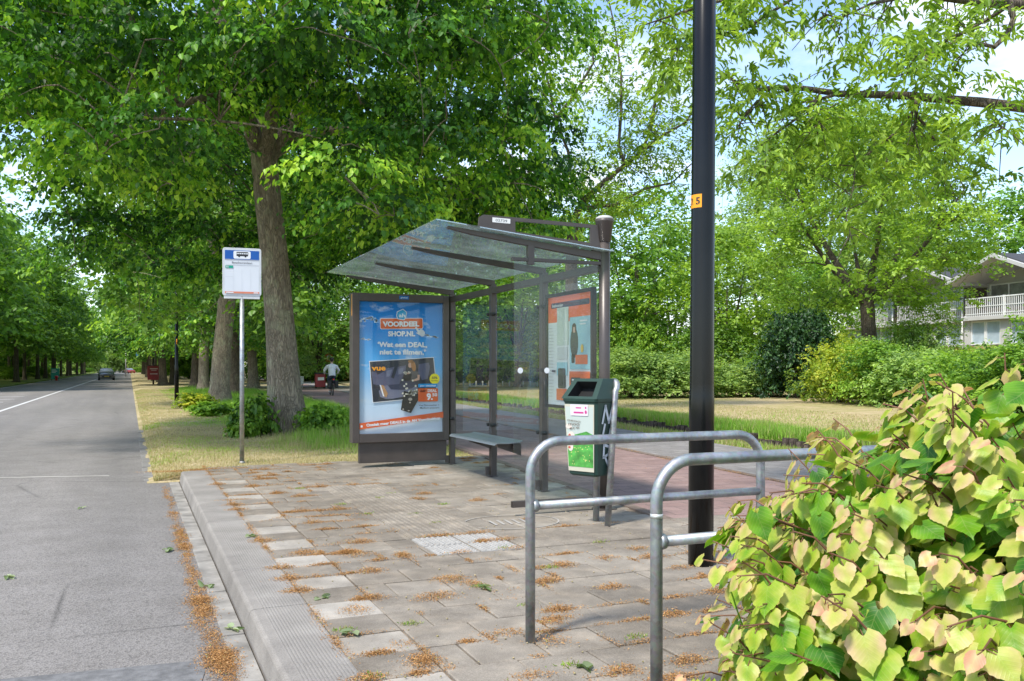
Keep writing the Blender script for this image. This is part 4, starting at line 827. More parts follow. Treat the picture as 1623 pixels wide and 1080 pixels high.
m_lime = build_tree(11, 12.0, 3.3, 6.7, .275, 5.6, 430, .72, 46, 10, .094, 'heart', 1.0, (-.4, 0), 5, rej_main, (.24, .66, .5), 14, 9.3, .62, 1, .85, .4, .45, (-.05, .85), trunkpts=tp, extra=EXT, bth=.007, low=-.2)
T = place_tree('lime_tree', m_lime, (tx0, ty0, -.03), 0, 1, 'large lime tree with a leaning furrowed trunk right behind the bus stop pole', 'lime')
# --- row limes (three shapes, then copies)
lowrow = lambda s: build_tree(s, 13.5, 2.9, 4.9, .33, 4.2, 95, 1.25, 34, 9, .20, 'leaf', .7, (random.uniform(-.3, .3), 0), 4, None, (.28, .6, .5), 10, 99, .8, 1, .8, .3, .75, (.15, .7))
RM = [lowrow(s) for s in (21, 22)]
FM = [build_tree(s, 13.5, 3.4, 4.6, .20, 4.0, 60, 1.45, 26, 8, .33, 'dia', .6, (0, 0), 3, None, (.28, .6, .5), 8, 99, .9, 0, .8, .3, .75, (.15, .75)) for s in (31, 32, 33)]
near = [(347, 33, 0, 1.0, 'first lime behind the big one, thick pale trunk left of the bus stop pole'), (371, 43, 1, .95, 'lime with a slimmer trunk just right of the thick pale one behind the sign'), (401, 60, 0, .95, 'lime standing between the sign and the big trunk, beside the cycle path'), (309, 60, 1, .9, 'lime with a thin dark leaning trunk right of the slim black lamp post'), (322, 52, 0, .85, 'leaning lime with a dark trunk left of the thick pale trunks'), (258, 70, 1, .85, 'lime with the broad dark trunk next to the red board')]
for i, (px, D, k, s, lb) in enumerate(near): place_tree('lime_tree', RM[k], at(px, D), i*1.9, s, lb, 'lime' if i % 2 else 'far', 'bark' if i in (0, 2) else 'dbark')
def row(X, Y0, Y1, step, label, group, lm, jx=.6, s0=1.0, bark='dbark'):
    y = Y0; i = 0
    while y < Y1:
        x = X+random.uniform(-jx, jx); place_tree('lime_tree', FM[i % 3], (x, y+random.uniform(-1, 1), -.03), random.uniform(0, 6), s0*random.uniform(.9, 1.12), label, lm, bark, group); y += step; i += 1
row(2.9, 78, 260, 13, 'tall lime in the receding row on the right verge beyond the red board', 'limes receding along the right verge', 'lime')
row(7.6, 80, 230, 15, 'tall lime in the second row between the road and the cycle path', 'limes of the second right row', 'far')
row(-10.3, 66, 260, 9.5, 'tall dark trunked lime in the front row along the far left verge', 'limes along the left verge', 'far', s0=.95)
row(-16.5, 62, 240, 11, 'tall lime in the back row on the left of the road', 'limes of the back left row', 'pale', bark='bark')
row(-25, 75, 230, 14, 'tall tree in the wood edge behind the left rows', 'trees of the left wood edge', 'far', 1.5, 1.1)
row(-36, 90, 260, 18, 'tall tree far back left of the avenue', 'trees far back on the left', 'far', 2, 1.15)
for i, x in enumerate((-26, -19, -12.5, -6.5, -1, 5, 10, 16)): place_tree('lime_tree', FM[i % 3], (x, 300+random.uniform(-12, 12), -.03), i, 1.2, 'pale tree closing the far end of the avenue', 'pale', 'dbark', 'trees closing the end of the avenue')
# --- trees behind the cycle path and beyond the ditch
OM = [build_tree(s, 13, 4.0, 5.3, .34, 4.4, 170, .85, 34, 8, .16, 'leaf', .35, (.2, 0), 6, None, (.2, .72, .5), 10, 99, .7, 2, .7, .25, .45, (.1, .8), bth=.02, sprd_=(.4, .8), toph=(.35, .95)) for s in (41, 42)]
BM = [build_tree(s, 11, 1.0, 4.3, .22, 2.4, 55, 1.35, 32, 8, .27, 'dia', .35, (0, 0), 4, None, (.15, .78, .5), 8, 99, .9, 0, .75, .25, .7, (.2, .75)) for s in (51, 52)]
bgt = [(505, 62, 1, .75, 'pale', 'pale green bushy tree behind the cyclist'), (455, 85, 0, 1.0, 'far', 'green tree behind the big lime trunk across the cycle path'), (560, 95, 1, 1.1, 'far', 'tree rising behind the left edge of the advert panel'),
 (620, 60, 0, .95, 'far', 'tree hidden mostly behind the advert panel'), (700, 52, 1, 1.0, 'far', 'tree seen over the far end of the shelter roof'), (760, 66, 0, 1.15, 'pale', 'pale tree seen through the back glass of the shelter'), (820, 58, 1, .9, 'oak', 'yellow green tree seen through the middle glass pane'), (900, 62, 0, 1.0, 'far', 'green tree straight behind the route map'),
 (1005, 50, 1, .95, 'far', 'leafy tree right of the round corner post'), (1065, 58, 0, .9, 'oak', 'yellow green tree just left of the thick lamp post'), (1150, 46, 1, .72, 'oak', 'low bushy tree right of the thick lamp post'), (1215, 62, 0, 1.05, 'pale', 'tall pale tree behind the spreading oak on its left'), (1290, 52, 1, .62, 'far', 'small round tree behind the dark shrub'),
 (1560, 66, 1, 1.15, 'far', 'blue green tree rising behind the white houses'), (1660, 62, 0, 1.2, 'far', 'tree at the right edge above the house roofs'), (650, 105, 0, 1.3, 'far', 'far tree behind the cycle path'), (850, 95, 1, 1.35, 'pale', 'tall far tree above the shelter fin'), (400, 110, 1, 1.2, 'far', 'far tree seen between the lime trunks'), (1420, 78, 0, 1.3, 'pale', 'far tree behind the left end of the houses'), (1462, 37, 1, .34, 'oak', 'small young tree before the left house balcony')]
for i, (px, D, k, s, lm, lb) in enumerate(bgt): place_tree('broadleaf_tree', BM[k], at(px, D), i*1.3, s, lb, lm, 'dbark')
place_tree('oak_tree', OM[0], at(1381, 38), 2.2, .92, 'spreading oak with a forked dark trunk in front of the white houses', 'oak', 'dbark')
place_tree('oak_tree', OM[1], at(1300, 72), .6, 1.6, 'tall pale tree towering behind the spreading oak', 'pale', 'dbark')
# airy tree behind the shelter: open crown with crooked limbs
tx1, ty1, tz1 = at(912, 27)
def L1(px, py, D): p = WP(px, py, D); return (p[0]-tx1, p[1]-ty1, p[2]-tz1)
rg = np.random.default_rng(77); tb = MB()
tb.tube([(0, 0, -.1), L1(906, 500, 27), L1(905, 420, 27), L1(908, 350, 27)], [.26, .2, .18, .16], 10, False)
limbs = [[(908, 350), (925, 318), (955, 290), (990, 262), (1018, 240), (1030, 205), (1042, 170)], [(925, 320), (905, 285), (900, 240), (880, 190), (868, 130), (850, 60)], [(990, 262), (980, 230), (984, 180), (984, 120), (975, 50), (960, -20)], [(1020, 238), (1050, 215), (1085, 195), (1110, 160)], [(930, 330), (975, 325), (1020, 300), (1065, 290), (1095, 260)], [(1030, 205), (1040, 150), (1060, 110), (1075, 60)], [(905, 300), (870, 320), (845, 340)], [(880, 190), (910, 150), (940, 100), (935, 30)]]
C = []; R_ = []
for l in limbs:
    dd = 27+rg.uniform(-1.6, 1.6); pts = [L1(a, b, 27+(dd-27)*i/(len(l)-1)) for i, (a, b) in enumerate(l)]; r0 = .11 if l is limbs[0] else .06
    tb.tube(pts, list(np.linspace(r0, .02, len(pts))), 6, False)
    for i in range(1, len(pts)):
        for k in range(5):
            a = np.array(pts[i-1])*(1-k/5)+np.array(pts[i])*(k/5); c = a+rg.normal(size=3)*(.55, .55, .45); C.append(c); R_.append(rg.uniform(.3, .6)); tb.tube([tuple(a), tuple((a+c)/2+(0, 0, .05)), tuple(c)], [.014, .01, .005], 4, False)
for k in range(70):
    px = rg.uniform(845, 1110); py = rg.uniform(-60, 420); 
    if 1000 < px < 1090 and py < 260 and rg.uniform() < .7: continue
    if 960 < px and 60 < py < 330 and rg.uniform() < .35: continue
    c = np.array(L1(px, py, rg.uniform(25, 30))); C.append(c); R_.append(rg.uniform(.35, .75))
cm = lobes_to_crown('crown', rg, np.array(C), np.array(R_), 9, 8, .13, .45, .5, 'leaf', .55, tl=(.3, .8)); place_tree('airy_tree', (tb.mesh('trunk'), cm), (tx1, ty1, tz1), 0, 1, 'open crowned tree with crooked pale limbs against the sky behind the shelter', 'oak', 'dbark')
# overhanging tree: trunk stands right of the picture, long bare limb reaches in
tx2, ty2, tz2 = at(2150, 10.5)
def L2(px, py, D): p = WP(px, py, D); return (p[0]-tx2, p[1]-ty2, p[2]-tz2)
rg = np.random.default_rng(78); tb = MB()
tb.tube([(0, 0, -.2), (0, 0, .4), (.05, 0, 2), (0, 0, 4.2), (.1, .1, 6.5), (.1, .1, 9.5)], [.5, .36, .31, .28, .22, .06], 14, False)
def LP(p, D0, D1): return [L2(a, b, D0+(D1-D0)*i/(len(p)-1)) for i, (a, b) in enumerate(p)]
main = LP([(2150, 250), (1900, 205), (1700, 178), (1623, 171), (1560, 163), (1500, 158), (1440, 152), (1380, 150), (1330, 149), (1270, 140), (1225, 139), (1190, 145), (1165, 130), (1140, 112)], 10.5, 8.6)
tb.tube(main, [.13, .10, .075, .062, .058, .052, .046, .04, .036, .03, .026, .02, .014, .008], 8, False)
up = LP([(2150, 60), (1850, 25), (1680, 8), (1600, 7), (1540, 2), (1450, -8), (1380, 6)], 10.5, 9.4); tb.tube(up, [.11, .09, .07, .055, .045, .03, .015], 8, False)
subs = [([(1600, 8), (1606, 30), (1596, 55), (1575, 75), (1555, 70), (1520, 62), (1480, 82), (1450, 110), (1420, 122)], .035), ([(1590, 15), (1540, 45), (1480, 75), (1440, 85)], .02), ([(1450, 160), (1452, 180), (1448, 205), (1440, 212)], .03), ([(1446, 178), (1420, 210), (1380, 240), (1355, 270), (1342, 300)], .018), ([(1452, 182), (1470, 205), (1485, 230), (1500, 238)], .02), ([(1325, 150), (1290, 160), (1260, 190), (1225, 215), (1205, 232)], .018), ([(1300, 146), (1285, 175), (1300, 190), (1283, 212)], .012), ([(1270, 140), (1215, 150), (1190, 170), (1170, 200)], .014), ([(1355, 270), (1350, 310), (1340, 345), (1350, 380)], .01), ([(1560, 163), (1570, 185), (1590, 205)], .015), ([(1380, 6), (1330, 30), (1300, 20)], .012), ([(1450, -8), (1300, -30), (1180, -10), (1080, 20), (1020, 40)], .03), ([(1300, -30), (1190, 40), (1130, 60), (1060, 80)], .02)]
C = []; R_ = []; 
def along(pts, n, sd, dz=-.05, rr=(.12, .28)):
    P = np.array(pts)
    for k in range(n):
        t = rg.uniform(.25, 1)*(len(P)-1); i = min(int(t), len(P)-2); a = P[i]*(1-t+i)+P[i+1]*(t-i); c = a+rg.normal(size=3)*sd+(0, 0, dz); C.append(c); R_.append(rg.uniform(*rr)); tb.tube([tuple(a), tuple((a+c)/2+(0, 0, .02)), tuple(c)], [.007, .005, .003], 4, False)
for p, r in subs:
    pts = LP(p, 9.2, 9.0+rg.uniform(-.8, .8)); tb.tube(pts, list(np.linspace(r, .006, len(pts))), 6, False); along(pts, 12, .22)
along(main[8:], 8, .2); along(up[2:], 12, .3)
for (a, b, c_, d, n) in ((1130, 1200, 150, 280, 9), (1200, 1400, 215, 290, 9), (1380, 1500, 60, 140, 12), (1380, 1560, 60, 130, 6), (1480, 1623, -30, 40, 8), (1330, 1480, 215, 330, 14), (1000, 1110, -30, 50, 16), (1120, 1200, -30, 110, 22), (1480, 1600, 190, 230, 6), (1040, 1100, 60, 150, 6)):
    for k in range(n): C.append(np.array(L2(rg.uniform(a, b), rg.uniform(c_, d), rg.uniform(7.8, 10.5)))); R_.append(rg.uniform(.15, .3))
cm = lobes_to_crown('crown', rg, np.array(C), np.array(R_), 4, 9, .10, .2, .7, 'leaf', .38, tl=(.25, .75)); place_tree('overhanging_tree', (tb.mesh('trunk'), cm), (tx2, ty2, tz2), 0, 1, 'tree leaning in from the right with a long bare limb across the sky', 'oak', 'dbark')
# --- shrubs
def shrub_mesh(seed, w_, h, nl, sp, per, leafL, kind='dia', lr=.45, ratio=.7, droop=.3, length=.35, flat=1):
    rng = np.random.default_rng(seed); a = rng.uniform(0, 2*np.pi, nl); q = rng.uniform(0, 1, nl)**.5; z = rng.uniform(.12, 1, nl)
    pr = np.sqrt(np.clip(1-((z-.25)/.85)**2, .05, 1)); C = np.stack([np.cos(a)*q*pr*w_/2, np.sin(a)*q*pr*w_/2, z*(h-lr*.6)], 1)
    tb = MB()
    for c in C[:14]: tb.tube(bez(np.array((0, 0, -.05)), np.array((c[0]*.3, c[1]*.3, c[2]*.6)), c, 5), [.03, .022, .015, .01, .006], 5, False)
    return tb.mesh('stems'), lobes_to_crown('foliage', rng, C, rng.uniform(.7, 1.2, nl)*lr, sp, per, leafL, length, droop, kind, ratio, tl=(.0, .9), flat=flat)
def place_shrub(ms, loc, rz, s, label, lm, group=None, name='shrub', cat='shrub'):
    s = s if hasattr(s, '__len__') else (s, s, s)
    e = empty(name, loc, label, cat, group, rz); e.scale = s; link('stems', ms[0], M['dbark'], e)
    if not ms[1].materials: ms[1].materials.append(M[lm])
    c = link('foliage', ms[1], None, e); c.material_slots[0].link = 'OBJECT'; c.material_slots[0].material = M[lm]; return e
SM = [shrub_mesh(s, 3.0, 2.0, 60, 26, 8, .11, 'leaf', .48) for s in (61, 62, 63)]
shr = [(1000, 37, (1.3, 1, .95), 'pale', 'pale rounded shrub right of the corner post, lawn before it'), (1075, 37, (1.2, 1, .92), 'pale', 'pale rounded shrub left of the lamp post'), (1155, 37.5, (1.0, 1, .68), 'pale', 'low shrub right of the lamp post at the lawn edge'), (1205, 38, (.8, 1, .78), 'shrub', 'low green shrub left of the dark one'), (1262, 35.5, (1.0, 1, 1.7), 'dshrub', 'tall dark green shrub at the back of the lawn'), (1330, 31, (.9, .9, .98), 'yshrub', 'bright yellow green shrub right of the dark one'), (1392, 29, (.85, .9, .95), 'shrub', 'green shrub below the oak trunk'), (1455, 27.5, (.95, .9, .85), 'pale', 'grey green shrub in the hedge line right of the oak trunk'),
 (1530, 25, (.95, .9, .8), 'shrub', 'mid green shrub in front of the houses'), (1600, 22.5, (.9, .9, .82), 'shrub', 'leafy green shrub at the right edge'), (1590, 30, (1.3, .9, .95), 'pale', 'variegated pale shrub below the balcony'), (1440, 37, (.9, .9, 1.45), 'pale', 'tall pale shrub before the left house windows'), (1690, 24, (1.2, 1, 1.3), 'shrub', 'shrub just outside the right edge'), (1318, 36, (.8, .9, 1.25), 'yshrub', 'shrub with yellow tips behind the bright green one'), (940, 40, (1.3, 1, .9), 'shrub', 'shrub behind the route map glass'), (1370, 34, (1.0, 1, 1.05), 'pale', 'pale shrub at the foot of the oak'), (1120, 44, (1.6, 1, 1.6), 'shrub', 'tall green thicket behind the lamp post'), (1010, 46, (1.6, 1, 1.8), 'shrub', 'tall green thicket behind the pale shrubs')]
for i, (px, D, s, lm, lb) in enumerate(shr): place_shrub(SM[i % 3], at(px, D), i*2.1, s, lb, lm)
for i, px in enumerate((600, 650, 700, 735, 775, 815, 850, 880)): place_shrub(SM[i % 3], at(px, 84), i*1.7, (1.5, 1.2, 1.35), 'copper brown hedge bush behind the row of low white posts', 'copper', 'copper hedge bushes behind the white posts', 'hedge_bush', 'hedge')
place_shrub(SM[1], at(753, 74), 0, (.5, .5, .5), 'small yellow green ball bush among the low white posts', 'yshrub')
for i in range(34):
    x = -21-random.random()*12; y = 62+i*7.5; place_shrub(SM[i % 3], (x, y, -.03), i, (2.6, 2.6, 1.7+random.random()), 'dark undergrowth bush at the wood edge left of the avenue', 'far', 'undergrowth bushes of the left wood edge')
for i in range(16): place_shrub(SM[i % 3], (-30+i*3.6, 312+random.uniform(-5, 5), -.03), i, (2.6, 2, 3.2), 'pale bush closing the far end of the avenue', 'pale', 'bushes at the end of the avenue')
for i in range(15): place_shrub(SM[i % 3], at(430+i*17, 92+(i % 3)*5), i, (2.2, 2, 1.9+.4*(i % 2)), 'green thicket bush far beyond the cycle path', 'far', 'thicket beyond the cycle path')
for i in range(12): place_shrub(SM[i % 3], at(700+i*28, 75+(i % 2)*5), i, (2.0, 2, 2.2), 'green thicket bush behind the shelter', 'shrub', 'thicket behind the shelter')
for i in range(10): place_shrub(SM[i % 3], (8+i*1.0+random.uniform(-2, 2), 120+i*14, -.03), i, (2.2, 2, 2.0), 'green bush between the road and the far cycle path', 'far', 'bushes of the right wood edge')
for i, (x, y) in enumerate(((-14, 70), (-18, 72), (-22, 74), (-15, 82), (-20, 84), (-13.5, 120), (-13, 150), (8, 200), (-6, 292), (2, 290), (-12, 290), (-20, 100), (-26, 95))): place_shrub(SM[i % 3], (x, y, -.03), i, (1.6, 1.3, .75), 'light green low hedge behind the left tree trunks', 'shrub', 'low hedge bushes on the left', 'hedge_bush', 'hedge')
SU = [shrub_mesh(s, 1.15, .72, 34, 14, 6, .12, 'heart', .2, .85, .6, .22) for s in (71, 72)]
place_shrub(SU[0], at(402, 17.4), 0, (.62, .7, .92), 'leafy lime suckers left of the big trunk behind the bus stop pole', 'shrub'); place_shrub(SU[1], at(510, 17.6), 1, (.5, .7, .78), 'leafy lime suckers right of the big trunk beside the advert panel', 'shrub')
place_shrub(SU[1], at(335, 25), 2, (1.0, .8, .5), 'low suckers in the grass before the thick pale trunk', 'shrub'); place_shrub(SU[0], at(310, 30), 4, (1.0, .8, .6), 'yellowish suckers left of the thick pale trunk', 'yshrub')
# --- the heart leaved bush in the foreground
def m_bigleaf():
    t = NT('big_heart_leaf'); at_ = t.n('ShaderNodeAttribute', attribute_name='tint')
    u0 = t.n('ShaderNodeUVMap'); s0 = t.n('ShaderNodeSeparateXYZ'); t.l(u0.outputs[0], s0.inputs[0]); a0_ = t.n('ShaderNodeMath', operation='ABSOLUTE'); t.l(s0.outputs[1], a0_.inputs[0])
    sq = t.n('ShaderNodeMath', operation='MULTIPLY_ADD'); t.l(a0_.outputs[0], sq.inputs[0]); sq.inputs[1].default_value = .5; sq.inputs[2].default_value = -.1
    bl = t.n('ShaderNodeMath', operation='MULTIPLY_ADD'); t.l(t.noise(16, t.co(), 3), bl.inputs[0]); bl.inputs[1].default_value = .5; bl.inputs[2].default_value = -.25
    a1_ = t.n('ShaderNodeMath', operation='ADD'); t.l(sq.outputs[0], a1_.inputs[0]); t.l(bl.outputs[0], a1_.inputs[1]); a2_ = t.n('ShaderNodeMath', operation='ADD'); t.l(a1_.outputs[0], a2_.inputs[0]); t.l(at_.outputs['Fac'], a2_.inputs[1]); EDGE = a2_.outputs[0]
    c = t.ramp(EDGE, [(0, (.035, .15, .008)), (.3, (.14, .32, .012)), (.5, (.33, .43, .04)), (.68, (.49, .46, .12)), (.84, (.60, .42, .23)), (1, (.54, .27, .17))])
    uv = t.n('ShaderNodeUVMap'); sp_ = t.n('ShaderNodeSeparateXYZ'); t.l(uv.outputs[0], sp_.inputs[0])
    ab = t.n('ShaderNodeMath', operation='ABSOLUTE'); t.l(sp_.outputs[1], ab.inputs[0])
    # side veins: stripes of (u - 0.8|v|)
    mu = t.n('ShaderNodeMath', operation='MULTIPLY_ADD'); mu.inputs[1].default_value = -.9; t.l(ab.outputs[0], mu.inputs[0]); t.l(sp_.outputs[0], mu.inputs[2])
    fr = t.n('ShaderNodeMath', operation='PINGPONG'); fr.inputs[1].default_value = .075; t.l(mu.outputs[0], fr.inputs[0])
    v1 = t.ramp(fr.outputs[0], [(0, (1, 1, 1)), (.014, (0, 0, 0))]); v2 = t.ramp(ab.outputs[0], [(0, (1, 1, 1)), (.02, (0, 0, 0))]); vein = t.mix(1.0, v1, v2, 'LIGHTEN')
    n = t.noise(30, t.co(), 4); c2 = t.mix(.35, c, t.mix(1, c, t.ramp(n, [(.3, (.65,)*3), (.7, (1.3,)*3)]), 'MULTIPLY')); c3 = t.mix(t.mix(1, vein, (.2, .2, .2), 'MULTIPLY'), c2, (.55, .55, .22))
    p = t.pr(None, .42, 0, .4); t.l(c3, p.inputs['Base Color']); hh = t.mix(.5, t.mix(1, vein, (1, 1, 1), 'SUBTRACT'), n); nb = t.bump(t.mix(.75, n, t.ramp(fr.outputs[0], [(0, (0, 0, 0)), (.03, (1, 1, 1))])), .16, .0015); t.l(nb, p.inputs['Normal'])
    tr = t.n('ShaderNodeBsdfTranslucent'); t.l(t.mix(1.0, c3, (1.45, 1.4, .8), 'MULTIPLY'), tr.inputs[0]); ms = t.n('ShaderNodeMixShader'); ms.inputs[0].default_value = .35; t.l(p.outputs[0], ms.inputs[1]); t.l(tr.outputs[0], ms.inputs[2]); t.l(ms.outputs[0], t.out.inputs[0]); return t.m
def heart_template(nu=9, nv=4):
    """a serrated heart leaf as a curved grid, u along the midrib"""
    V = []; UV = []; F = []
    prof_ = [(0, .16), (.04, .34), (.12, .47), (.24, .53), (.38, .50), (.52, .42), (.66, .30), (.8, .16), (.92, .05), (1.04, 0)]
    hu = np.linspace(0, 1.04, 14); hv = np.interp(hu, [a for a, b in prof_], [b for a, b in prof_]); hv[-1] = 0; prof_ = list(zip(hu, hv)); nv = 3
    for i, (u, hw) in enumerate(prof_):
        for j in range(-nv, nv+1):
            t_ = j/nv; v = hw*t_; uu = u-.2*(abs(t_)**1.5)*(1-u)**3; 
            if abs(j) == nv and 0 < i < 12: v *= 1+.025*(1 if i % 2 else -1); uu += .02*(1 if i % 2 else 0)
            z = -.09*u*u+.14*abs(v)*(1-.6*u)-.28*v*v+.02*math.sin(9*u+5*v); V.append((uu, v, z)); UV.append((uu, v))
    w_ = 2*nv+1
    for i in range(len(prof_)-1):
        for j in range(w_-1): F.append((i*w_+j, (i+1)*w_+j, (i+1)*w_+j+1, i*w_+j+1))
    return np.array(V), np.array(UV), np.array(F)
rg = np.random.default_rng(90); BC = np.array([*WD(811+FOC*1.67/2.55, 2.55), .27]); BR = np.array((1.13, 1.13, 1.0))
n = 3500; u = rvec(rg, n); u[:, 2] = np.where(u[:, 2] < -.25, -u[:, 2], u[:, 2]); rad = .80+.26*rg.uniform(0, 1, n)**1.0
bump_ = np.array([mn.noise(tuple(q*2.3)) for q in u])*.13
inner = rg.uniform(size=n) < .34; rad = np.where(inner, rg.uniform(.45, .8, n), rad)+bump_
C0_ = BC+u*rad[:, None]*BR
tip = u*np.array((1, 1, .5))+np.array((0, 0, .15))
P = []; D = []; N = []; SZ = []; TT = []; stem = MB()
for i in range(n):
    if not inner[i] and i < 1800:
        # a shoot with leaves of falling size towards its peach coloured tip
        d = tip[i]/np.linalg.norm(tip[i])+rg.normal(size=3)*.25; d /= np.linalg.norm(d); a = C0_[i]-d*.16; ln = rg.uniform(.10, .22); e_ = a+d*(ln+.0); m_ = (a+e_)/2+(0, 0, .02)
        stem.tube([tuple(a), tuple(m_), tuple(e_)], [.0035, .0028, .0018], 6, False); yg = rg.uniform(-.12, .12)
        for k in range(6):
            t_ = (k+.6)/6; q = a+(e_-a)*t_; sd = np.cross(d, (0, 0, 1.)); sd /= np.linalg.norm(sd)+1e-6; sg = 1 if k % 2 else -1
            dd = sd*sg*.55+d*(.15+.35*t_)+np.array((0, 0, -.75-.3*rg.uniform()))+rg.normal(size=3)*.22; dd /= np.linalg.norm(dd); pe = q+dd*.03+np.array((0, 0, .015)); stem.tube([tuple(q), tuple(pe)], .0013, 4, False)
            nn_ = np.array((0, 0, .35))+u[i]*.75+np.array(SUN_V)*.75+rg.normal(size=3)*.36; P.append(pe); D.append(dd); N.append(nn_); SZ.append((.092-.056*t_**1.5)*rg.uniform(.75, 1.2)); TT.append(.43+.27*(rg.uniform()-.5)+.36*t_**2.2+yg)
    else:
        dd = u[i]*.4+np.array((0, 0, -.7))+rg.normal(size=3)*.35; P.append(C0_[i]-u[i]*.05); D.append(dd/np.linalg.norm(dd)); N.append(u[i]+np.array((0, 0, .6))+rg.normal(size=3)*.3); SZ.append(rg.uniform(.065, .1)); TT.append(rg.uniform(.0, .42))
P, D, N, SZ, TT = map(np.array, (P, D, N, SZ, TT)); 
tv, tuv, tf = heart_template(); k = len(tv); D = unit(D); S = unit(np.cross(D, N)); N = np.cross(S, D); n = len(P)
curl = rg.uniform(.3, 1.9, n)[:, None, None]; sc_ = SZ[:, None, None]
V = P[:, None, :]+D[:, None, :]*(tv[None, :, 0, None]*sc_)+S[:, None, :]*(tv[None, :, 1, None]*sc_*rg.uniform(.85, 1.12, n)[:, None, None])+N[:, None, :]*(tv[None, :, 2, None]*sc_*curl)
Fq = (tf[None]+np.arange(n)[:, None, None]*k).reshape(-1); nf = n*len(tf)
me = bpy.data.meshes.new('foliage'); me.vertices.add(n*k); me.vertices.foreach_set('co', V.astype(np.float32).ravel()); me.loops.add(nf*4); me.loops.foreach_set('vertex_index', Fq.astype(np.int32)); me.polygons.add(nf); me.polygons.foreach_set('loop_start', (np.arange(nf)*4).astype(np.int32)); me.update(calc_edges=True)
me.polygons.foreach_set('use_smooth', np.ones(nf, bool)); a = me.attributes.new('tint', 'FLOAT', 'FACE'); a.data.foreach_set('value', np.repeat(np.clip(TT, 0, 1), len(tf)).astype(np.float32))
ul = me.uv_layers.new(name='UVMap'); UVs = np.tile(tuv, (n, 1))[Fq]; ul.data.foreach_set('uv', UVs.astype(np.float32).ravel())
e = empty('heart_leaved_bush', (BC[0], BC[1], 0), 'bush of large yellow green and peach heart shaped leaves in the near right corner', 'bush')
o = link('foliage', me, m_bigleaf(), e); o.matrix_parent_inverse = Matrix.Translation((-BC[0], -BC[1], 0))
for i in range(26):
    a = rg.uniform(0, 6.28); q = rg.uniform(.3, .8); z = rg.uniform(.5, 1.05); c = np.array((BC[0]+math.cos(a)*q, BC[1]+math.sin(a)*q, z)); stem.tube(bez(np.array((BC[0]+math.cos(a)*.15, BC[1]+math.sin(a)*.15, 0)), np.array((BC[0]+math.cos(a)*q*.4, BC[1]+math.sin(a)*q*.4, z*.7)), c, 6), [.014, .011, .009, .007, .005, .003], 6, False)
o = stem.build('stems', simple('reddish_twig', (.16, .07, .035), .6, var=.3), e); o.matrix_parent_inverse = Matrix.Translation((-BC[0], -BC[1], 0))
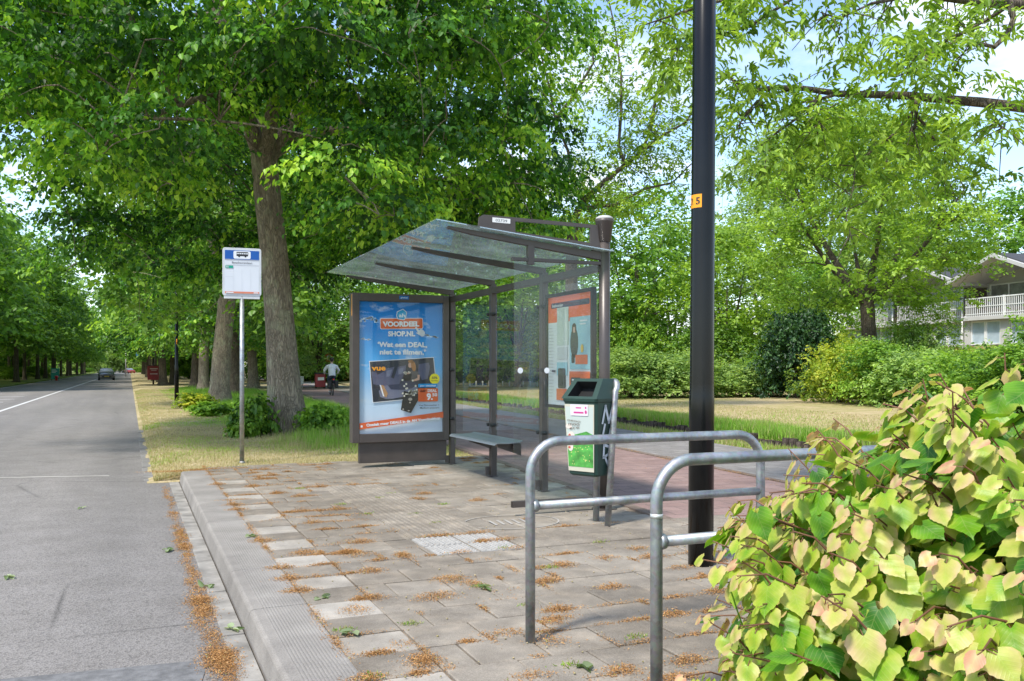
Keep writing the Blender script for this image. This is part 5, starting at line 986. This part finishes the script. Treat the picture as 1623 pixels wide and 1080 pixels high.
# ================================================================ HOUSES
M['brick'] = m_brick('orange_brick', (.36, .17, .09), (.42, .22, .12), (.3, .26, .2), .22, .07)
M['hwhite'] = simple('house_white_paint', (.50, .49, .47), .6, 0, .3, .04, 2)
M['curtain'] = simple('grey_curtained_window', (.20, .21, .20), .25, 0, .6, .3, 3); M['palewin'] = simple('pale_blind_window', (.42, .50, .56), .15, 0, .6, .15, 2)
M['pillar'] = simple('brown_brick_pillar', (.10, .075, .06), .8, 0, .2, .2, 10); M['roofm'] = simple('dark_roofing', (.05, .05, .055), .8)
HL = 37.0; UW = 5.6; ROT = -PA
def house(S0, step, label, dark):
    """local frame: x = away from the ditch, y = along the path; facade at x=0"""
    x, y = PF(HL+step, S0); e = empty('terraced_house', (x, y, .2), label, 'house', 'white terraced houses beyond the ditch', ROT)
    def P(b, name, m, parent=None, bev=0): return b.build(name, m, parent or e, bev)
    zf = 3.75; W_ = UW
    g = MB(); g.box(.05, .3, -.5, .3, W_, 2.25); P(g, 'brick_plinth', M['brick'])
    g = MB(); g.box(.0, .3, 3.55, .28, W_, zf+.1); g.box(.03, .3, 2.2, .25, .75, 3.55); g.box(.03, 2.75, 2.2, .25, 3.3, 3.55); g.box(.03, W_-.35, 2.2, .25, W_, 3.55); g.box(.06, .75, 2.25, .2, 2.75, 2.35)
    g.prism([(.3, zf+.1), (W_, zf+.1), (W_, 5.55), (W_/2+.15, 6.35), (.3, 5.55)], 1.5, 1.6, Matrix(((0, 0, 1, 0), (1, 0, 0, 0), (0, 1, 0, 0), (0, 0, 0, 1)))); g.box(.3, .3, -.5, 9, W_, 2.3)
    P(g, 'wall', M['hwhite'])
    for a, b_ in ((.8, 1.72), (1.8, 2.7), (3.35, 4.25), (4.32, 5.2)):
        g = MB(); g.box(.14, a, 2.35, .18, b_, 3.5); wi = P(g, 'window', M['palewin'])
        g = MB(); g.box(.08, a-.03, 2.3, .2, a+.04, 3.55); g.box(.08, b_-.04, 2.3, .2, b_+.03, 3.55); g.box(.08, a+.04, 3.47, .2, b_-.04, 3.54); g.box(.08, a+.04, 2.31, .2, b_-.04, 2.38); P(g, 'window_frame', M['white'], wi)
    for a, b_ in ((.6, 2.75), (2.95, 5.2)):
        g = MB(); g.box(1.42, a, zf+.15, 1.47, b_, 5.45); wi = P(g, 'window', M['curtain'] if dark else M['palewin'])
        g = MB(); g.box(1.38, a-.08, zf+.12, 1.49, a, 5.52); g.box(1.38, b_, zf+.12, 1.49, b_+.08, 5.52); g.box(1.38, a, 5.45, 1.49, b_, 5.52); g.box(1.38, (a+b_)/2-.03, zf+.15, 1.48, (a+b_)/2+.03, 5.45); P(g, 'window_frame', M['white'], wi)
    g = MB(); g.box(-.25, .1, zf-.18, 1.5, W_-.05, zf+.02); P(g, 'balcony', M['hwhite'], bev=.01)
    g = MB(); g.box(-.22, .32, zf+.92, -.16, W_-.3, zf+.98); g.box(-.22, .32, zf+.50, -.18, W_-.3, zf+.54); g.box(-.22, .32, zf+.12, -.18, W_-.3, zf+.16); yy = .36
    while yy < W_-.3: g.box(-.205, yy, zf+.02, -.18, yy+.035, zf+.93); yy += .125
    g.box(-.23, 2.8, zf, -.15, 2.9, zf+1.0); P(g, 'railing', M['white'])
    g = MB(); g.box(1.0, .3, zf+.02, 1.38, W_-.2, zf+.5); P(g, 'brick_parapet', simple('pinkish_brick', (.42, .30, .25), .8))
    g = MB(); R = Matrix(((0, 0, 1, 0), (1, 0, 0, 0), (0, 1, 0, 0), (0, 0, 0, 1))); yc = W_/2+.15
    g.prism([(-.15, 5.42), (yc, 6.62), (W_+.35, 5.42), (W_+.35, 5.60), (yc, 6.80), (-.15, 5.60)], -.9, 9, R); rf = P(g, 'roof', M['hwhite'])
    g = MB(); g.prism([(-.17, 5.602), (yc, 6.802), (W_+.37, 5.602), (W_+.37, 5.66), (yc, 6.86), (-.17, 5.66)], -.7, 9, R); P(g, 'roof_covering', M['roofm'], rf)
    g = MB(); g.box(-.35, -.12, -.5, 1.6, .14, 5.35); P(g, 'brick_pillar', M['pillar'])
    g = MB(); g.tube([(-.42, .2, -.5), (-.42, .2, 5.3)], .045, 8); P(g, 'downpipe', M['white'])
    return e
house(37.9, .6, 'white house with a gable roof partly screened by the oak crown, middle of the terrace', False)
house(32.2, .0, 'white gabled house with dark curtained upper windows at the right edge', True)
house(26.5, .0, 'white house beyond the right edge of the picture', True)
house(43.6, 1.0, 'house left of the oak trunk glimpsed through leaves at the end of the terrace', False)
# ================================================================ CARS
def loft(g, secs):
    n = len(secs[0]); b = len(g.v); g.v += [tuple(p) for s_ in secs for p in s_]
    for i in range(len(secs)-1):
        for k in range(n): a = b+i*n+k; c = b+i*n+(k+1) % n; g.f.append((a, c, c+n, a+n)); g.sm.append(True)
    g.f.append(tuple(b+k for k in range(n-1, -1, -1))); g.sm.append(False); e = b+(len(secs)-1)*n; g.f.append(tuple(e+k for k in range(n))); g.sm.append(False)
def car(loc, rz, label, paint):
    e = empty('car', loc, label, 'car', None, rz)   # front towards -y
    def sec(y, hw, z0, z1, tk=.0): return [(-hw*.92, y, z0), (hw*.92, y, z0), (hw, y, z0+.15), (hw, y, (z0+z1)/2+.05), (hw*(.96-tk), y, z1-.06), (hw*(.8-tk), y, z1), (-hw*(.8-tk), y, z1), (-hw*(.96-tk), y, z1-.06), (-hw, y, (z0+z1)/2+.05), (-hw, y, z0+.15)]
    g = MB(); loft(g, [sec(-2.15, .74, .3, .66), sec(-2.05, .84, .24, .76), (sec(-1.6, .89, .2, .86)), sec(-.9, .90, .2, .95), sec(.3, .90, .2, .98), sec(1.6, .89, .2, .98), sec(2.0, .84, .24, .92), sec(2.12, .78, .3, .8)]); g.build('body', paint, e)
    g = MB(); loft(g, [sec(-.95, .80, .88, .97, .05), sec(-.25, .76, .9, 1.40, .1), sec(.3, .74, .9, 1.46, .1), sec(1.2, .74, .9, 1.42, .1), sec(1.95, .76, .85, 1.0, .05)]); cb = g.build('cabin_glass', simple('car_window_pale_sheen', (.35, .38, .40), .06, 0, .9), e)  # window colour made pale to paint in a whitish windscreen reflection
    g = MB(); g.prism([(-.60, -.1), (.60, -.1), (.62, 1.25), (-.62, 1.25)], 1.43, 1.475); g.build('roof', paint, cb, .02)
    for sx in (-1, 1):
        for y in (-1.35, 1.35):
            g = MB(); R = Matrix.Translation((sx*.80, y, .33)) @ Matrix.Rotation(math.pi/2, 4, 'Y'); g.lathe([(.27, -.1), (.33, -.09), (.33, .09), (.27, .1)], 20, M=R); wh = g.build('wheel', M['rubber'], e)
            g = MB(); g.lathe([(.20, -.108), (.20, .108)], 14, M=R); g.build('rim', M['galv'], wh)
        g = MB(); g.lathe([(.11, -.03), (.10, .03), (.05, .05)], 12, M=Matrix.Translation((sx*.62, -2.05, .62)) @ Matrix.Rotation(math.pi/2, 4, 'X')); g.build('headlight', simple('clear_lamp', (.8, .8, .78), .15), e)
        g = MB(); g.box(sx*.88, -.75, .92, sx*1.02, -.62, 1.04); g.build('wing_mirror', paint, e, .02)
    g = MB(); g.box(-.5, -2.17, .36, .5, -2.12, .52); g.box(-.36, -2.18, .60, .36, -2.13, .68); g.build('grille', M['ink'], e)
    g = MB(); g.box(-.26, -2.20, .42, .26, -2.175, .52); g.build('licence_plate', simple('yellow_plate', (.6, .45, .05), .5), e)
    return e
cx_, cy_ = WD(168, 108); car((cx_, cy_, -.13), .04, 'dark grey car driving towards the camera on the far road', simple('dark_grey_car_paint', (.12, .125, .13), .2, .4, .6))
cx_, cy_ = WD(205, 240); car((cx_, cy_, -.13), .3, 'small red car waiting at the far crossing', simple('red_car_paint', (.35, .04, .03), .4))
# ================================================================ STREET FURNITURE FAR OFF
x, y, _ = at(279.5, 36); e = empty('lamp_post', (x, y, -.03), 'slim black lamp post on the dry verge among the tree trunks', 'lamp post'); g = MB(); g.lathe([(.085, 0), (.085, 1.4), (.07, 1.5), (.05, 6)], 16); g.build('post', M['black'], e); g = MB(); g.tube([(-.0, -.088, 2.3), (-.0, -.088, 2.5)], .02, 8); g.build('orange_label', M['orange'], e); g = MB(); g.tube([(0, 0, 6), (-.3, 0, 6.25), (-1.1, 0, 6.3)], .04, 8); g.build('lamp_head', M['black'], e)
x, y, _ = at(242.5, 74); e = empty('lamp_post', (x, y, -.03), 'thin black lamp post carrying the red boards', 'lamp post'); g = MB(); g.lathe([(.07, 0), (.07, 1.4), (.05, 6.5)], 12); g.build('post', M['black'], e)
e = empty('poster_board', (x, y, .35), 'dark red board with white lettering wrapped round a thin lamp post', 'notice board', rz=.1)
for k in range(3):
    a = 2*math.pi*k/3; Mx = Matrix.Rotation(a, 4, 'Z'); g = MB(); g.box(-.44, -.30, 0, .44, -.26, 1.15, M=Mx); b_ = g.build('red_panel', M['red'], e); 
    F = Flat(Mx @ Vector((-.40, -.301, .0)), Mx @ Vector((1, 0, 0)), (0, 0, 1), Mx @ Vector((0, -1, 0)), b_, .8, 1.1, .002); F.put('panel_lettering', [bar(.1, .88, .6, .07), bar(.2, .77, .4, .05), bar(.12, .46, .56, .06)], (.6, .5, .5))
g = MB(); g.box(-.45, -.32, 1.15, .45, .32, 1.2); g.build('top_edge', M['ink'], e)
x, y, _ = at(87, 100); e = empty('poster_board', (x, y, -.0), 'teal board with white lettering on the left verge', 'notice board', rz=.15)
g = MB(); g.box(-.42, -.03, .1, .42, .03, 1.3); b_ = g.build('teal_panel', M['teal'], e); g = MB(); g.box(-.38, -.02, -.1, -.34, .02, .1); g.box(.34, -.02, -.1, .38, .02, .1); g.build('feet', M['ink'], e)
F = Flat((-.4, -.032, .1), (1, 0, 0), (0, 0, 1), (0, -1, 0), b_, .8, 1.2, .003); F.put('panel_lettering', [bar(.05, .98, .4, .08), bar(.05, .84, .55, .08), bar(.05, .70, .4, .07)], (.7, .75, .72))
x, y, _ = at(89, 96); e = empty('hydrant', (x, y, -.02), 'tiny red hydrant post in front of the teal board', 'hydrant'); g = MB(); g.lathe([(.12, 0), (.12, .3), (.2, .34), (.2, .44), (.1, .52)], 12); g.build('post', simple('signal_red', (.6, .02, .03), .4), e)
x, y, _ = at(199, 150); e = empty('signal_gantry', (x, y, -.1), 'pale post with a long arm over the far end of the road', 'traffic post'); g = MB(); g.tube([(0, 0, 0), (0, 0, 4.2), (.2, 0, 4.35), (1.6, 0, 4.35)], .09, 8); g.build('mast', M['white'], e); g = MB(); g.box(1.5, -.05, 3.5, 2.1, .05, 4.3); g.build('blue_sign', simple('blue_sign_face', (.05, .22, .6), .4), e)
x, y, _ = at(521, 62); e = empty('road_sign', (x, y, -.03), 'round red rimmed sign on a grey pole beyond the cyclist', 'road sign', rz=-.3); g = MB(); g.tube([(0, 0, 0), (0, 0, 2.35)], .03, 8); g.build('pole', M['galv'], e)
MR = Matrix.Translation((0, -.04, 2.05)) @ Matrix.Rotation(math.pi/2, 4, 'X'); g = MB(); g.lathe([(.30, -.01), (.30, .01)], 24, M=MR); d_ = g.build('red_rim', simple('sign_red', (.6, .02, .02), .4), e); g = MB(); g.lathe([(.20, .0), (.20, .016)], 24, M=MR); g.build('white_centre', M['white'], d_); g = MB(); g.lathe([(.07, .0), (.07, .02)], 12, M=MR); g.build('dark_symbol', M['ink'], d_); g = MB(); g.box(-.28, -.05, 1.58, .28, -.03, 1.70); g.build('sub_plate', M['white'], e)
x, y, _ = at(507, 58); e = empty('red_bin', (x, y, -.03), 'dark red litter box on the grass left of the cyclist', 'litter bin'); g = MB(); g.prism(rrect(-.32, -.25, .64, .5, .08), .12, .95); g.build('body', M['red'], e, .02); g = MB(); g.prism(rrect(-.34, -.27, .68, .54, .08), .951, 1.05); g.build('lid', M['ink'], e, .02); g = MB(); g.box(-.2, -.262, .55, .2, -.252, .75); g.build('white_label', M['white'], e)
g = MB(); g.box(-.3, -.2, 0, -.24, .2, .12); g.box(.24, -.2, 0, .3, .2, .12); g.build('feet', M['ink'], e)
x, y, _ = at(475.5, 60); e = empty('white_box', (x, y, -.03), 'small pale utility box right of the big lime trunk', 'utility box'); g = MB(); g.box(-.2, -.15, .25, .2, .15, .8); g.build('body', M['white'], e, .02); g = MB(); g.box(-.15, -.03, 0, -.1, .03, .25); g.box(.1, -.03, 0, .15, .03, .25); g.build('feet', M['galv'], e)
for i in range(22):
    px = 640+i*8.8+i*i*.06; x, y, _ = at(px, 66-i*.35); g = MB(); g.lathe([(.055, 0), (.055, .3), (.045, .345), (.01, .36)], 8); o = g.build('white_post', M['white'], None, loc=(x, y, float(gz(x, y)))); tag(o, 'knee high white post in the row seen through the shelter glass', 'post', 'row of low white posts')
# ================================================================ CYCLIST
def body_tubes(name, chains, m, parent, n=10):
    g = MB()
    for ch in chains: g.tube([c[:3] for c in ch], [c[3] for c in ch], n)
    o = g.build(name, m, parent); r = o.modifiers.new('join', 'REMESH'); r.mode = 'VOXEL'; r.voxel_size = .014; s_ = o.modifiers.new('soft', 'SMOOTH'); s_.iterations = 4; return o
cxp, cyp = WD(525, 43.0); ca = -PA
bk = empty('bicycle', (cxp, cyp, .005), 'dark city bicycle with black panniers under the rider in white', 'bicycle', None, ca)
for y in (-.52, .56):
    g = MB(); R = Matrix.Translation((0, y, .345)) @ Matrix.Rotation(math.pi/2, 4, 'Y'); pts = [(0, y+.33*math.cos(t), .345+.33*math.sin(t)) for t in np.linspace(0, 2*np.pi, 33)]; g.tube(pts, .019, 8, False); wh = g.build('wheel', M['rubber'], bk)
    g = MB(); [g.tube([(0, y, .345), (0, y+.32*math.cos(t), .345+.32*math.sin(t))], .003, 4) for t in np.linspace(0, 2*np.pi, 17)[:-1]]; g.tube([(-.05, y, .345), (.05, y, .345)], .02, 8); g.build('spokes', M['galv'], wh)
g = MB(); g.tube([(0, -.52, .345), (0, -.08, .3), (0, .42, .78), (0, .46, .95)], .018, 8); g.tube([(0, -.08, .3), (0, -.22, .88)], .016, 8); g.tube([(0, .42, .78), (0, .56, .345)], .016, 8); g.tube([(0, -.2, .75), (0, -.52, .345)], .01, 6); g.build('frame', M['ink'], bk)
g = MB(); g.tube([(-.30, .2, 1.02), (-.27, .40, 1.04), (0, .46, 1.02), (.27, .40, 1.04), (.30, .2, 1.02)], .013, 8); g.build('handlebar', M['galv'], bk)
g = MB(); g.lathe([(.02, .86), (.10, .89), (.11, .93), (.08, .95)], 14, (0, -.24)); g.build('saddle', M['rubber'], bk)
g = MB(); g.box(-.07, -.82, .70, .07, -.3, .72); g.build('carrier', M['ink'], bk)
for sx in (-1, 1): g = MB(); g.prism([(sx*.08, -.80), (sx*.24, -.78), (sx*.26, -.42), (sx*.08, -.40)][::sx], .36, .72); g.build('pannier', M['ink'], bk, .04)
g = MB(); g.box(-.035, -.85, .74, .035, -.825, .80); g.build('rear_reflector', simple('reflector_red', (.8, .03, .02), .3), bk)
for sx in (-1, 1): g = MB(); g.box(sx*.09-.04, -.12+sx*.12, .28+sx*.1, sx*.09+.04, -.02+sx*.12, .30+sx*.1); g.build('pedal', M['ink'], bk)
pe = empty('person', (cxp, cyp, .005), 'person in a white jacket and dark trousers cycling away on the path', 'person', None, ca)
skn = simple('skin', (.5, .3, .22), .5); S0 = (0, -.22, .97)
bd = body_tubes('body', [[(0, -.22, .98, .13), (0, -.19, 1.15, .13), (0, -.12, 1.35, .15), (0, -.09, 1.46, .10), (0, -.07, 1.54, .055), (0, -.06, 1.60, .07), (0, -.05, 1.67, .098), (0, -.05, 1.74, .09), (0, -.06, 1.79, .04)]]
 + [[(sx*.10, -.10, 1.42, .07), (sx*.20, -.09, 1.41, .06), (sx*.33, .0, 1.20, .045), (sx*.30, .20, 1.05, .032), (sx*.30, .26, 1.04, .036), (sx*.29, .31, 1.03, .02)] for sx in (-1, 1)]
 + [[(sx*.08, -.2, .97, .10), (sx*.11, .06, .84+sx*.06, .085), (sx*.11, .16, .78+sx*.10, .06), (sx*.10, .03, .55+sx*.10, .055), (sx*.10, -.06+sx*.1, .33+sx*.10, .038), (sx*.10, .08+sx*.1, .30+sx*.1, .03)] for sx in (-1, 1)]
 + [[(sx*.10, -.05, 1.66, .02), (sx*.105, -.05, 1.68, .018)] for sx in (-1, 1)] + [[(0, .05, 1.66, .02), (0, .065, 1.655, .014)]], skn, pe)
body_tubes('jacket', [[(0, -.25, .92, .165), (0, -.2, 1.12, .17), (0, -.13, 1.33, .19), (0, -.10, 1.45, .13), (0, -.08, 1.50, .08)]]+[[(sx*.10, -.10, 1.40, .10), (sx*.21, -.09, 1.38, .085), (sx*.34, -.0, 1.20, .065), (sx*.31, .16, 1.07, .05)] for sx in (-1, 1)], simple('white_jacket', (.72, .74, .76), .7, 0, .2, .06, 5), pe)
body_tubes('trousers', [[(sx*.08, -.24, .96, .135), (sx*.11, .06, .85+sx*.06, .10), (sx*.11, .165, .78+sx*.10, .078), (sx*.10, .03, .55+sx*.10, .068), (sx*.10, -.04+sx*.1, .40+sx*.10, .055)] for sx in (-1, 1)], simple('dark_blue_trousers', (.03, .05, .09), .8), pe)
body_tubes('hair', [[(0, -.09, 1.60, .05), (0, -.085, 1.70, .105), (0, -.065, 1.77, .095), (0, -.05, 1.81, .05)]], simple('dark_hair', (.02, .015, .012), .6), pe)
for sx in (-1, 1): g = MB(); g.tube([(sx*.10, -.10+sx*.1, .29+sx*.1), (sx*.10, .02+sx*.1, .285+sx*.1), (sx*.10, .13+sx*.1, .28+sx*.1)], [.035, .045, .025], 8); g.build('shoe', M['white'], pe)
